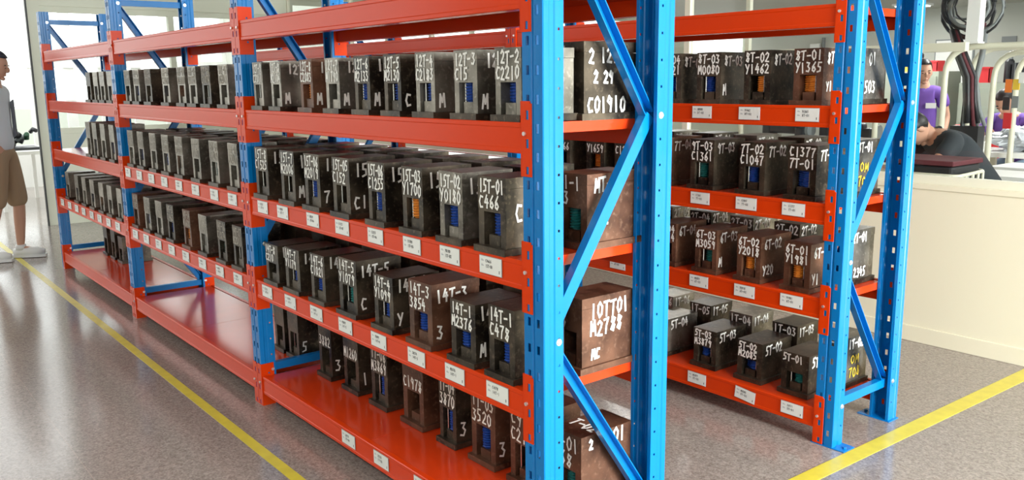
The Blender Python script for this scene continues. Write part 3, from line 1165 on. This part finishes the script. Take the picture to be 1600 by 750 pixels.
def person(label, loc, rotz, J, hair='hair', hair_long=False, shirt='tee', trouser='khaki', short=False, shoes=True, lean=None, group=None):
    """J: joint positions in a local frame facing -y; body, clothes, hair and shoes follow the same skeleton"""
    t = thing('person', label, 'person', loc, rotz, group)
    V = {k: Vector(v) for k, v in J.items()}
    V['waist'] = V['pelvis'].lerp(V['chest'], .45)
    V['nbase'] = V['chest'].lerp(V['neck'], .75)
    hd = V['head']
    up = (hd - V['neck']).normalized()
    face = V.get('face', Vector((0, -1, 0)))
    rt_ = face.cross(up).normalized()
    face = up.cross(rt_).normalized()
    pts, ed, ix = [], [], {}

    def add(n, p, r, par=None):
        ix[n] = len(pts)
        pts.append((p.x, p.y, p.z, r))
        if par:
            ed.append((ix[par], ix[n]))
    add('pelvis', V['pelvis'], (.135, .10))
    add('waist', V['waist'], (.12, .085), 'pelvis')
    add('chest', V['chest'], (.145, .105), 'waist')
    add('nbase', V['nbase'], (.085, .07), 'chest')
    add('neck', V['neck'], (.052, .055), 'nbase')
    add('skull', V['neck'].lerp(hd, .6), (.055, .06), 'neck')
    for s_ in 'LR':
        add('sh' + s_, V['shoulder' + s_], .055, 'nbase')
        add('um' + s_, V['shoulder' + s_].lerp(V['elbow' + s_], .5), .047, 'sh' + s_)
        add('el' + s_, V['elbow' + s_], .038, 'um' + s_)
        add('wr' + s_, V['wrist' + s_], .025, 'el' + s_)
        d = (V['wrist' + s_] - V['elbow' + s_]).normalized()
        side = d.cross(face if abs(d.dot(face)) < .8 else up).normalized()
        pal = V['wrist' + s_] + d * .05
        add('pa' + s_, pal, (.026, .016), 'wr' + s_)
        nrm = d.cross(side).normalized()
        for k, (off, ln) in enumerate(((-.027, .070), (-.009, .080), (.009, .076), (.027, .060))):
            a = pal + d * .035 + side * off
            b_ = a + d * ln * .5 + nrm * .006
            c_ = a + d * ln * .85 + nrm * .03
            add('fa%s%d' % (s_, k), a, .0095, 'pa' + s_)
            add('fb%s%d' % (s_, k), b_, .0085, 'fa%s%d' % (s_, k))
            add('fc%s%d' % (s_, k), c_, .0075, 'fb%s%d' % (s_, k))
        th = pal - d * .01 + side * .032
        add('ta' + s_, th, .011, 'pa' + s_)
        add('tb' + s_, th + d * .03 + side * .018 + nrm * .012, .0085, 'ta' + s_)
        add('hp' + s_, V['hip' + s_], (.085, .085), 'pelvis')
        add('th' + s_, V['hip' + s_].lerp(V['knee' + s_], .5), .070, 'hp' + s_)
        add('kn' + s_, V['knee' + s_], .050, 'th' + s_)
        add('ca' + s_, V['knee' + s_].lerp(V['ankle' + s_], .35), .050, 'kn' + s_)
        add('an' + s_, V['ankle' + s_], .032, 'ca' + s_)
        add('to' + s_, V['toe' + s_], (.034, .022), 'an' + s_)
    # head with a face, in the same mesh as the body
    X = MB()
    R3 = Matrix((rt_, -face, up)).transposed()

    def hp(x, y, z):   # local head coords: x right, y towards the back, z up
        return hd + R3 @ Vector((x, y, z))

    def blob(c, r, seg=10, ring=7, zmin=-1, warp=None, mb=X, mi=0):
        b0 = len(mb.v)
        mb.ball((0, 0, 0), r, seg, ring, mi, zmin, warp)
        for q in range(b0, len(mb.v)):
            v = Vector(mb.v[q]) + Vector(c)
            mb.v[q] = tuple(hd + R3 @ v)

    def jaw(u):
        k = 1 - .28 * max(0, -u.z)
        y = u.y * (1 if u.y > 0 else .93)
        return Vector((u.x * k, y - .10 * max(0, -u.z), u.z))
    blob((0, 0, 0), (.074, .096, .115), 18, 14, warp=jaw)
    blob((0, -.094, -.012), (.013, .019, .022), 8, 6)                    # nose
    blob((0, -.078, -.052), (.024, .014, .006), 8, 5)                    # lips
    blob((0, -.078, -.061), (.020, .013, .006), 8, 5)
    blob((-.073, .008, -.008), (.010, .020, .030), 8, 6)                 # ears
    blob((.073, .008, -.008), (.010, .020, .030), 8, 6)
    blob((0, -.070, -.088), (.022, .020, .016), 8, 6)                    # chin
    for sx in (-1, 1):
        blob((sx * .031, -.080, .004), (.014, .009, .008), 8, 5)         # lids
    skin_obj('body', pts, ed, M['skin'], t, extra=X)
    eb = MB()
    for sx in (-1, 1):
        blob((sx * .031, -.0865, .004), (.010, .005, .004), 8, 5, mb=eb)
        blob((sx * .031, -.082, .024), (.017, .008, .004), 8, 5, mb=eb)
    eb.build('brow_and_eye', M['hair'], t, smooth=True)
    hr = MB()

    def hw(u):
        # hairline: keep the face clear
        z = max(u.z, -.15 if u.y < .15 else (-.95 if hair_long else -.75))
        if u.y < -.2 and u.z < .55:
            return Vector((u.x * .90, max(u.y, -.2), z))
        return Vector((u.x, u.y, z))
    blob((0, .010, .022), (.083, .104, .109), 20, 16, warp=hw, mb=hr)
    if hair_long:
        blob((0, .075, -.045), (.055, .045, .075), 12, 8, mb=hr)
    hr.build('hair', M[hair], t, smooth=True)
    # shirt
    sp = [(*(V['pelvis'].lerp(V['waist'], -.55) if short else V['pelvis']), (.162, .132)), (*V['waist'], (.150, .118)), (*V['chest'], (.163, .122)), (*V['nbase'], (.098, .082))]
    se = [(0, 1), (1, 2), (2, 3)]
    for s_ in 'LR':
        n = len(sp)
        sp += [(*V['shoulder' + s_], .070), (*V['shoulder' + s_].lerp(V['elbow' + s_], .62), .064)]
        se += [(3, n), (n, n + 1)]
    skin_obj('shirt', sp, se, M[shirt], t)
    cl = MB()
    cl.tube([V['nbase'] + up * .018, V['nbase'] + up * .045], [.082, .064], 14, cap=False)
    cl.build('collar', M[shirt], t, smooth=True)
    # trousers
    k = .78 if short else .97
    sp = [(*V['pelvis'].lerp(V['waist'], .5), (.142, .108)), (*V['pelvis'], (.152, .118))]
    se = [(0, 1)]
    for s_ in 'LR':
        n = len(sp)
        if short:
            sp += [(*V['hip' + s_], .102), (*V['hip' + s_].lerp(V['knee' + s_], .5), .094), (*V['knee' + s_].lerp(V['ankle' + s_], .16), .088)]
            se += [(1, n), (n, n + 1), (n + 1, n + 2)]
        else:
            sp += [(*V['hip' + s_], .098), (*V['knee' + s_], .068), (*V['knee' + s_].lerp(V['ankle' + s_], .9), .052)]
            se += [(1, n), (n, n + 1), (n + 1, n + 2)]
    skin_obj('shorts' if short else 'trousers', sp, se, M[trouser], t, root=1)
    for s_ in 'LR':
        a, b_ = V['ankle' + s_], V['toe' + s_]
        sh = MB()
        d = (b_ - a)
        d.z = 0
        d.normalize()
        base = Vector((a.x, a.y, a.z - .035))
        sh.tube([base - d * .06 + Vector((0, 0, .0)), base - d * .02, base + d * .06, base + d * .13, base + d * .19],
                [.030, .044, .043, .040, .022], 12)
        sh.tube([base + Vector((0, 0, .02)), base + Vector((0, 0, .065))], [.045, .040], 12)
        so = sh.build('shoe', M['shoe'], t, smooth=True)
        sl = MB()
        q = Vector((-d.y, d.x, 0))
        zz = a.z - .080
        pr_ = [base - d * .085 - q * .03, base - d * .085 + q * .03, base + d * .12 + q * .046, base + d * .20 + q * .025, base + d * .20 - q * .025,
               base + d * .12 - q * .046]
        sl.prism([(p.x, p.y) for p in pr_], 'z', zz, zz + .022)
        sl.build('sole', M['shoe'], so)
    return t


STAND = dict(pelvis=(0, 0, .95), chest=(0, .01, 1.26), neck=(0, .0, 1.47), head=(0, -.02, 1.62),
             shoulderL=(.175, 0, 1.41), elbowL=(.215, .03, 1.13), wristL=(.205, -.06, .89),
             shoulderR=(-.175, 0, 1.41), elbowR=(-.215, .03, 1.13), wristR=(-.205, -.06, .89),
             hipL=(.09, 0, .90), kneeL=(.095, -.02, .50), ankleL=(.095, .03, .085), toeL=(.10, -.11, .04),
             hipR=(-.09, 0, .90), kneeR=(-.095, -.02, .50), ankleR=(-.095, .03, .085), toeR=(-.10, -.11, .04))

# man in the doorway, in profile, stepping past the end of the front rack
J = dict(STAND)
J.update(ankleL=(.10, -.04, .085), toeL=(.10, -.18, .04), kneeL=(.09, -.07, .50), ankleR=(-.09, .16, .085), toeR=(-.09, .02, .045), kneeR=(-.09, .03, .50),
         head=(0, -.045, 1.625), face=(0, -1, -.28), elbowL=(.215, .05, 1.14), wristL=(.21, .02, .90), elbowR=(-.225, .05, 1.14), wristR=(-.22, -.0, .89))
mn = person('man in pale grey t-shirt with dark stripe, khaki shorts and white shoes at left edge', (-6.63, -.262, 0), math.radians(150), J,
            hair='hairblue', shirt='tee', trouser='khaki', short=True)
st_ = MB()
st_.prism([(.03, 1.33), (.085, 1.35), (.085, 1.06), (.03, 1.04)], 'y', -.122, -.108)
bevel(st_.build('dark_stripe', M['stripe'], mn), .003)

# woman standing in the workshop
J = dict(STAND)
for k_ in list(J):
    x, y, z = J[k_]
    J[k_] = (x * .93, y, z * .925)
J.update(face=(.25, -1, -.05), elbowL=(.23, .02, 1.06), wristL=(.20, -.13, .86))
wm = person('smiling woman in purple polo shirt with white badge, standing in the workshop', (-2.42, 6.92, 0), math.radians(28), J,
            hair='hair', hair_long=True, shirt='purple', trouser='darkcloth')
bd = MB()
bd.box(.035, .125, -.143, -.139, 1.16, 1.21)
bd.build('name_badge', M['badge'], wm)

SIT = dict(pelvis=(0, .0, .52), chest=(0, -.16, .80), neck=(0, -.28, 1.0), head=(0, -.36, 1.10), face=(0, -.75, -.75),
           shoulderL=(.17, -.24, .93), elbowL=(.25, -.38, .74), wristL=(.12, -.56, .80),
           shoulderR=(-.17, -.24, .93), elbowR=(-.25, -.38, .74), wristR=(-.12, -.56, .80),
           hipL=(.10, -.04, .50), kneeL=(.13, -.44, .50), ankleL=(.13, -.42, .085), toeL=(.13, -.56, .04),
           hipR=(-.10, -.04, .50), kneeR=(-.13, -.44, .50), ankleR=(-.13, -.42, .085), toeR=(-.13, -.56, .04))


def stool(label, loc, m='blackp'):
    t = thing('work_stool', label, 'stool', loc)
    b_ = MB()
    b_.tube([(0, 0, .40), (0, 0, .44)], [.17, .165], 20)
    b_.build('seat', M[m], t, smooth=False)
    for k in range(4):
        a = PI / 4 + k * PI / 2
        q = MB()
        q.tube([(.10 * math.cos(a), .10 * math.sin(a), .41), (.17 * math.cos(a), .17 * math.sin(a), 0)], .011, 8)
        q.build('leg', M['greyp'], t)
    return t


J = dict(SIT)
J = {k_: ((v[0], v[1], v[2] + .06) if k_ not in ('face', 'ankleL', 'ankleR', 'toeL', 'toeR') else v) for k_, v in J.items()}
J.update(pelvis=(0, .05, .62), chest=(0, -.20, .96), neck=(0, -.40, 1.09), head=(0, -.51, 1.12), face=(0, -.75, -.66),
         shoulderL=(.20, -.33, 1.05), shoulderR=(-.20, -.33, 1.05), elbowL=(.27, -.52, .87), elbowR=(-.27, -.52, .87), wristL=(.14, -.68, .86), wristR=(-.14, -.68, .86))
person('worker in dark shirt bending over the bench with head down', (-.755, 4.52, 0), math.radians(-40), J, hair='hair', shirt='darkcloth', trouser='jeans')
stool('black stool under the bending worker in dark shirt', (-.74, 4.545, 0))
J = dict(SIT)
J = {k_: ((v[0], v[1] , v[2] + .12) if k_ not in ('face', 'ankleL', 'ankleR', 'toeL', 'toeR') else v) for k_, v in J.items()}
person('worker in purple shirt seated behind the white table at right edge', (-1.62, 7.27, 0), math.radians(-5), J, hair='hair', shirt='purple', trouser='jeans')
stool('stool under the seated worker in purple shirt', (-1.62, 7.29, 0), 'red')


# ------------------------------------------------------------------ workshop furniture
def bent(pts, r=.16, n=6):
    """polyline with rounded corners"""
    P_ = [Vector(p) for p in pts]
    out = [P_[0]]
    for i in range(1, len(P_) - 1):
        a, b_, c = P_[i - 1], P_[i], P_[i + 1]
        d1, d2 = (a - b_).normalized() * r, (c - b_).normalized() * r
        for k in range(n + 1):
            t = k / n
            out.append((b_ + d1).lerp(b_, t).lerp(b_.lerp(b_ + d2, t), t))
    out.append(P_[-1])
    return out


def bench_frame(label, loc, rz, wd, ht, bar=True):
    t = thing('workbench', label, 'workbench', loc, rz, 'ivory tube frames over the benches')
    for k, y in enumerate((0, .42)):
        b_ = MB()
        b_.tube(bent([(0, y, 0), (0, y, ht), (wd, y, ht), (wd, y, 0)], .20), .022, 10)
        b_.build('hoop', M['ivory'], t, smooth=True)
    for z in (.40, ht):
        b_ = MB()
        b_.tube([(wd * .5, 0, z if z > 1 else z), (wd * .5, .42, z)] if z > 1 else [(0, 0, z), (0, .42, z)], .018, 8)
        b_.build('cross_bar', M['ivory'], t, smooth=True)
    b_ = MB()
    b_.box(.02, wd - .02, -.02, .44, .735, .765)
    b_.build('worktop', M['white'], t)
    return t


bench_frame('ivory tube bench hoop right of the standing woman', (-1.307, 4.98, 0), 0, 1.5, 1.66)
bench_frame('ivory tube bench hoop at the right edge holding the toy stand-in', (-1.247, 5.65, 0), 0, 1.4, 1.63)
bench_frame('ivory tube bench hoop seen through the end of the second rack', (-3.20, 5.15, 0), 0, 1.29, 1.56)
t = thing('hanging_post', 'thick white square post hanging from the ceiling to the tube frame', 'post', (-1.09, 4.90, 1.69))
one(-.042, .042, -.042, .042, 0, .81).build('post_tube', M['white'], t)
one(-.05, .05, -.05, .05, -.012, 0).build('foot_plate', M['white'], t)
t = thing('overhead_bar', 'long ivory bar running level across the workshop at head height', 'bar', (-2.9, 4.78, 1.655))
b_ = MB()
b_.box(0, 1.82, -.03, .03, -.03, .03)
b_.build('bar_tube', M['ivory'], t)
for x in (.02, 1.05):
    one(x - .02, x + .02, -.02, .02, .03, .845).build('hanger', M['ivory'], t)

# coil of dark cables hanging above the benches, trunk dropping to the machines
t = thing('cable_coil', 'big loop of dark cables and hoses hanging above the benches', 'cables', (-1.22, 5.06, 0))
rnd = random.Random(3)
for k in range(9):
    b_ = MB()
    rr = rnd.uniform(.11, .19)
    cx, cz = rnd.uniform(-.05, .05), 1.93 + rnd.uniform(-.03, .06)
    b_.tube([(cx + rr * math.cos(a) * 1.05, rnd.uniform(-.012, .012) + k * .014, cz + rr * math.sin(a)) for a in [2 * PI * i / 26 for i in range(27)]],
            rnd.choice((.006, .009, .013)), 6, cap=False)
    b_.build('cable_loop', M['blackp' if k % 3 else 'greyp'], t, smooth=True)
for k in range(8):
    a = 2 * PI * k / 8
    ox, oy = .034 * math.cos(a), .034 * math.sin(a)
    b_ = MB()
    b_.tube([(-.11 + ox * .6, .05 + oy * .5, 1.79), (-.04 + ox, .05 + oy, 1.60), (.03 + ox * 1.1, .05 + oy, 1.45), (.045 + ox, .05 + oy, 1.28), (.06 + ox * 1.6, .05 + oy * 1.3, 1.12 - .03 * (k % 3))],
            (.016, .011, .019, .013)[k % 4], 8)
    b_.build('trunk_cable', M[('blackp', 'greyp', 'blackp', 'darkred')[k % 4]], t, smooth=True)
b_ = MB()
b_.tube([(.10, .08, 1.80), (.09, .08, 1.6), (.06, .08, 1.42), (.10, .08, 1.22), (.15, .08, 1.10)], [.02, .022, .022, .018, .014], 8)
b_.build('hose', M['greyp'], t, smooth=True)
b_ = MB()
b_.box(-.03, .10, .03, .09, 1.77, 1.83)
bevel(b_.build('clamp', M['darkred'], t), .006)
for k, xx in enumerate((-.02, .09)):
    b_ = MB()
    b_.tube([(xx, .06, 2.5), (xx, .06, 1.83)], .005, 6)
    b_.build('suspension_rod', M['greyp'], t)
one(-.06, .14, .0, .11, .765, 1.10).build('trunk_box', M['blackp'], t)


def sewing_machine(label, loc, rz, s=1.0, m='blackp'):
    t = thing('bench_machine', label, 'machine', loc, rz, 'black machines on the benches')
    t.scale = (s, s, s)
    bevel(one(-.24, .24, -.09, .09, 0, .05).build('bed', M[m], t), .008)
    bevel(one(.14, .24, -.07, .07, .05, .27).build('column', M[m], t), .02)
    bevel(one(-.20, .15, -.055, .055, .20, .31).build('arm', M[m], t), .02)
    bevel(one(-.23, -.14, -.06, .06, .12, .30).build('head', M[m], t), .012)
    b_ = MB()
    b_.tube([(.245, 0, .24), (.275, 0, .24)], .06, 16)
    b_.build('hand_wheel', M['greyp'], t)
    b_ = MB()
    b_.tube([(-.185, 0, .12), (-.185, 0, .05)], .006, 6)
    b_.build('needle_bar', M['rod'], t)
    return t


sewing_machine('black bench machine right of the standing woman', (-2.3, 5.42, .765), .1, 1.0)
sewing_machine('black bench machine at the far left bench', (-2.90, 5.42, .765), -.1)


def cabinet(label, loc, sx, sy, sz, m, nd, handle='greyp'):
    t = thing('machine_cabinet', label, 'cabinet', loc)
    one(0, sx, 0, sy, 0, sz).build('carcass', M[m], t)
    for k in range(nd):
        z0 = .06 + k * (sz - .1) / nd
        d = one(.02, sx - .02, -.018, 0, z0, z0 + (sz - .1) / nd - .02).build('door', M[m], t)
        one(sx * .4, sx * .6, -.035, -.018, z0 + .12, z0 + .14).build('handle', M[handle], d)
    return t


cabinet('grey green machine cabinet behind the hanging cables', (-3.1, 9.2, 0), .9, .6, 1.38, 'machine', 3)
cabinet('tall grey green cabinet behind the standing woman', (-4.3, 9.3, 0), .9, .6, 1.52, 'machine', 3)
cabinet('low grey cabinet against the back of the workshop, at right', (-1.9, 9.0, 0), 1.1, .6, 1.02, 'machine', 2)
for i, (x, y, z, sx, sz, m, nm, lab) in enumerate([
        (-2.90, 9.2, 1.38, .26, .18, 'red', 'parts_bin', 'red plastic bin on the grey green machine cabinet'),
        (-2.45, 9.2, 1.38, .18, .22, 'blackp', 'parts_bin', 'black plastic bin on the grey green machine cabinet'),
        (-3.55, 9.35, 1.52, .20, .13, 'red', 'parts_bin', 'red plastic bin above the standing woman head'),
        (-4.05, 9.35, 1.52, .28, .18, 'greyp', 'parts_bin', 'grey plastic bin on the tall cabinet behind the woman'),
        (-1.55, 9.0, 1.02, .30, .16, 'blackp', 'parts_bin', 'black bin on the low cabinet at the back'),
        (-1.05, 9.0, 1.02, .20, .14, 'bluecap', 'parts_bin', 'blue bin on the low cabinet at the back')]):
    t = thing(nm, lab, 'bin', (x, y, z))
    b_ = MB()
    b_.box(-sx / 2, sx / 2, 0, .2, 0, .008)
    for q in ((-sx / 2, -sx / 2 + .008, 0, .2), (sx / 2 - .008, sx / 2, 0, .2), (-sx / 2, sx / 2, 0, .008), (-sx / 2, sx / 2, .192, .2)):
        b_.box(q[0], q[1], q[2], q[3], .008, sz)
    b_.build('tub', M[m], t)
    one(-sx / 2 - .006, sx / 2 + .006, -.006, 0, sz - .02, sz).build('rim', M[m], t)

# trolley tray with an ivory tube fence close behind the partition
t = thing('tray_trolley', 'ivory tube fence of a tray trolley just behind the cream partition', 'trolley', (-1.15, 3.46, 0))
LX, LY = .66, .44
b_ = MB()
b_.box(0, LX, 0, LY, .735, .765)
b_.build('tray', M['white'], t)
for z in (.80, .905):
    b_ = MB()
    b_.tube(bent([(0, 0, z), (LX, 0, z), (LX - .04, LY, z), (0, LY, z), (0, .02, z)], .05, 4), .011, 8)
    b_.build('rail', M['ivory'], t, smooth=True)
for (x, y) in [(LX - .01, .03), (LX - .10, 0), (LX - .20, 0), (.05, 0), (.25, 0), (LX - .012, .14), (LX - .018, .24), (LX - .028, .33), (LX - .04, .42), (0, .3), (.3, LY)]:
    b_ = MB()
    b_.tube([(x, y, .765), (x, y, .905)], .009, 6)
    b_.build('picket', M['ivory'], t)
for (x, y) in ((.03, .03), (LX - .05, .03), (.03, LY - .03), (LX - .06, LY - .03)):
    b_ = MB()
    b_.box(x - .015, x + .015, y - .015, y + .015, 0, .735)
    b_.build('leg', M['ivory'], t)

# black case with lettering, on the trolley
t = thing('machine_case', 'black case with small white letters standing on the tray trolley', 'case', (-.84, 3.48, .766))
bevel(one(-.08, .31, 0, .36, .0, .19).build('case_body', M['blackp'], t), .015)
bevel(one(-.09, .32, -.01, .37, .191, .22).build('lid', M['darkred'], t), .006)
c = MB()
scribe(c, 'JUKI', (.3122, .07, .09), (0, 1, 0), (0, 0, 1), (1, 0, 0), .035, .22, .0035, .0)
c.build('lettering', M['chalk'], t)['kind'] = 'stuff'
one(-.05, .07, -.003, 0, .10, .15).build('panel', M['greyp'], t)
one(-.05, .05, .361, .37, .08, .10).build('handle', M['greyp'], t)

# white table at right with bag and coil
t = thing('white_table', 'white table with square legs at right, carrying a silver bag', 'table', (-1.62, 6.14, 0), math.radians(4))
one(0, 1.5, 0, .6, .79, .83).build('tabletop', M['white'], t)
for (x, y) in ((.33, .03), (1.45, .03), (.03, .56), (1.45, .56)):
    one(x - .025, x + .025, y - .025, y + .025, 0, .79).build('leg', M['ivory'], t)
one(.33, 1.45, .02, .04, .30, .34).build('rail', M['ivory'], t)
b_ = MB()


def crump(u):
    k = 1 + .16 * math.sin(u.x * 7 + u.z * 5) + .12 * math.sin(u.y * 9 - u.z * 7 + 1) + .08 * math.sin(u.x * 15 + u.y * 11)
    return u * k


t = thing('plastic_bag', 'crumpled silver grey plastic bag on the white table', 'bag', (-1.31, 6.46, .838))
b_.ball((0, 0, .085), (.23, .16, .115), 28, 18, zmin=-.72, warp=crump)
b_.build('bag_body', M['silver'], t)
b_ = MB()
b_.tube([(-.12, -.13, .12), (-.06, -.16, .17), (.02, -.17, .15), (.06, -.17, .09)], [.008, .016, .016, .008], 6)
b_.build('bag_handle', M['silver'], t, smooth=True)
t = thing('cord_coil', 'small coil of white cord at the left end of the white table', 'cord', (-1.56, 6.26, .83))
for k in range(6):
    b_ = MB()
    b_.tube([(.085 * math.cos(a) * (1 - k * .05), .07 * math.sin(a) * (1 - k * .05), .009 + k * .012) for a in [2 * PI * i / 20 for i in range(21)]], .009, 6, cap=False)
    b_.build('loop', M['white'], t, smooth=True)
t = thing('small_bottle', 'small bottle with blue cap behind the white cord coil', 'bottle', (-1.59, 6.45, .83))
b_ = MB()
b_.tube([(0, 0, 0), (0, 0, .10), (0, 0, .125)], [.030, .030, .015], 14)
b_.build('flask', M['white'], t, smooth=True)
b_ = MB()
b_.tube([(0, 0, .125), (0, 0, .155)], .018, 12)
b_.build('cap', M['bluecap'], t)


def chair(label, loc, rz, m):
    t = thing('work_chair', label, 'chair', loc, rz, 'red plastic chairs in the workshop')
    bevel(one(-.21, .21, -.20, .20, .43, .46).build('seat', M[m], t), .01)
    bevel(one(-.21, .21, .19, .22, .60, .98).build('backrest', M[m], t), .01)
    for (x, y, z) in ((-.18, -.17, .43), (.18, -.17, .43), (-.18, .205, .62), (.18, .205, .62)):
        b_ = MB()
        b_.tube([(x, y, 0), (x, y, z)], .012, 8)
        b_.build('leg', M['greyp'], t)
    return t


chair('red plastic chair behind the frame post, left of seated worker', (-2.10, 7.40, 0), .3, 'red')
chair('red plastic chair behind the seated worker in purple shirt', (-.9, 8.1, 0), .2, 'red')

# coloured cards standing in for a toy figure hung on the right frame
t = thing('hanging_toy_cards', 'orange, yellow, white and red cards standing in for a toy on the right tube frame', 'tags', (-1.13, 5.66, 0))
for k, (dx, z, m, sx, sz) in enumerate(((0, 1.38, 'orangep', .05, .10), (.055, 1.39, 'yellowp', .05, .08), (.09, 1.44, 'white', .04, .08), (.06, 1.26, 'greyp', .05, .09), (.0, 1.25, 'blackp', .05, .10),
                                        (.02, 1.12, 'red', .06, .12))):
    bevel(one(dx - sx / 2, dx + sx / 2, -.03 - k * .004, -.02 - k * .004, z - sz / 2, z + sz / 2).build('tag_card', M[m], t), .003)
b_ = MB()
b_.tube([(.03, -.02, 1.55), (.03, -.02, 1.10)], .003, 5)
b_.build('cord', M['greyp'], t)

t = thing('wall_sign', 'small dark sign on the far workshop wall', 'sign', (-3.85, YF, 1.98))
one(-.10, .10, -.02, 0, -.045, .045).build('sign_plate', M['greyp'], t)
t = thing('wall_panel', 'narrow white panel on the far workshop wall, right of the toy stand-in', 'panel', (-3.62, YF, 1.50))
one(-.055, .055, -.03, 0, -.17, .17).build('panel_board', M['white'], t)
t = thing('power_box', 'small white box with dark bracket on the far wall above the second rack', 'box', (-7.0, YF, 1.98))
one(-.09, .09, -.06, 0, -.06, .06).build('cover', M['white'], t)
one(.13, .17, -.05, 0, -.10, .16).build('bracket', M['greyp'], t)

# ------------------------------------------------------------------ lobby beyond the doorway
t = thing('lobby_table', 'white table beyond the doorway with dark parts piled on it', 'table', (-11.2, .18, 0))
one(0, 1.3, 0, .62, .66, .70).build('tabletop', M['white'], t)
for (x, y) in ((.03, .03), (1.27, .03), (.03, .59), (1.27, .59)):
    one(x - .02, x + .02, y - .02, y + .02, 0, .66).build('leg', M['white'], t)
t = thing('parts_pile', 'tangle of dark green and black parts on the lobby table', 'parts', (-10.35, .47, .70))
rnd = random.Random(11)
for k in range(16):
    b_ = MB()
    c0 = Vector((rnd.uniform(-.25, .2), rnd.uniform(-.22, .18), rnd.uniform(.03, .20)))
    c1 = c0 + Vector((rnd.uniform(-.14, .14), rnd.uniform(-.12, .12), rnd.uniform(-.02, .10)))
    b_.tube([c0, c0.lerp(c1, .5) + Vector((0, 0, .03)), c1], rnd.uniform(.02, .045), 7)
    b_.build('machine_part', M[('green', 'blackp', 'greyp', 'blackp')[k % 4]], t, smooth=True)
one(-.28, .22, -.22, .22, 0, .03).build('tray', M['blackp'], t)
t = thing('air_hose', 'thin black hose hanging down to the parts on the lobby table', 'hose', (-10.4, .08, 0))
b_ = MB()
b_.tube([(0, -.14, 1.62), (0, -.05, 1.60), (0, .0, 1.45), (0, .06, 1.25), (0, .14, 1.05), (0, .25, .88)], .010, 8)
b_.build('hose_tube', M['blackp'], t, smooth=True)
b_ = MB()
b_.tube([(0, -.14, 1.62), (0, -.14, 2.9)], .004, 6)
b_.build('drop_wire', M['greyp'], t)

# small things standing on the benches and cabinets
for i, (x, y, z, sx, sz, m, lab) in enumerate([
        (-2.62, 9.35, 1.38, .10, .30, 'blackp', 'tall black canister on the grey green machine cabinet'),
        (-2.30, 9.35, 1.38, .08, .16, 'white', 'small white canister at the right end of the machine cabinet'),
        (-1.75, 9.2, 1.02, .09, .34, 'blackp', 'tall dark canister at the left end of the low back cabinet'),
        (-1.28, 9.2, 1.02, .12, .22, 'machine', 'grey green canister on the low back cabinet'),
        (-.56, 5.12, .766, .07, .17, 'greyp', 'grey canister on the bench right of the hanging cables'),
        (-.48, 5.24, .766, .06, .12, 'red', 'small red canister on the bench right of the hanging cables'),
        (-3.70, 9.40, 1.52, .10, .26, 'blackp', 'dark canister on the tall cabinet behind the standing woman'),
        (-3.85, 9.40, 1.52, .08, .18, 'yellowp', 'yellow canister on the tall cabinet behind the standing woman')]):
    t = thing('canister', lab, 'canister', (x, y, z))
    b_ = MB()
    b_.tube([(0, 0, 0), (0, 0, sz * .8), (0, 0, sz * .88)], [sx / 2, sx / 2, sx / 3], 14)
    b_.build('shell', M[m], t)
    b_ = MB()
    b_.tube([(0, 0, sz * .88), (0, 0, sz)], sx / 3.2, 12)
    b_.build('lid', M['greyp'], t)
t = thing('white_board', 'bright white board on the far workshop wall behind the right tube hoop', 'board', (-4.35, YF, 1.15))
one(-.55, .0, -.03, 0, 0, .85).build('board_face', M['white'], t)
one(-.57, .02, -.02, 0, -.02, .87).build('board_frame', M['greyp'], t)
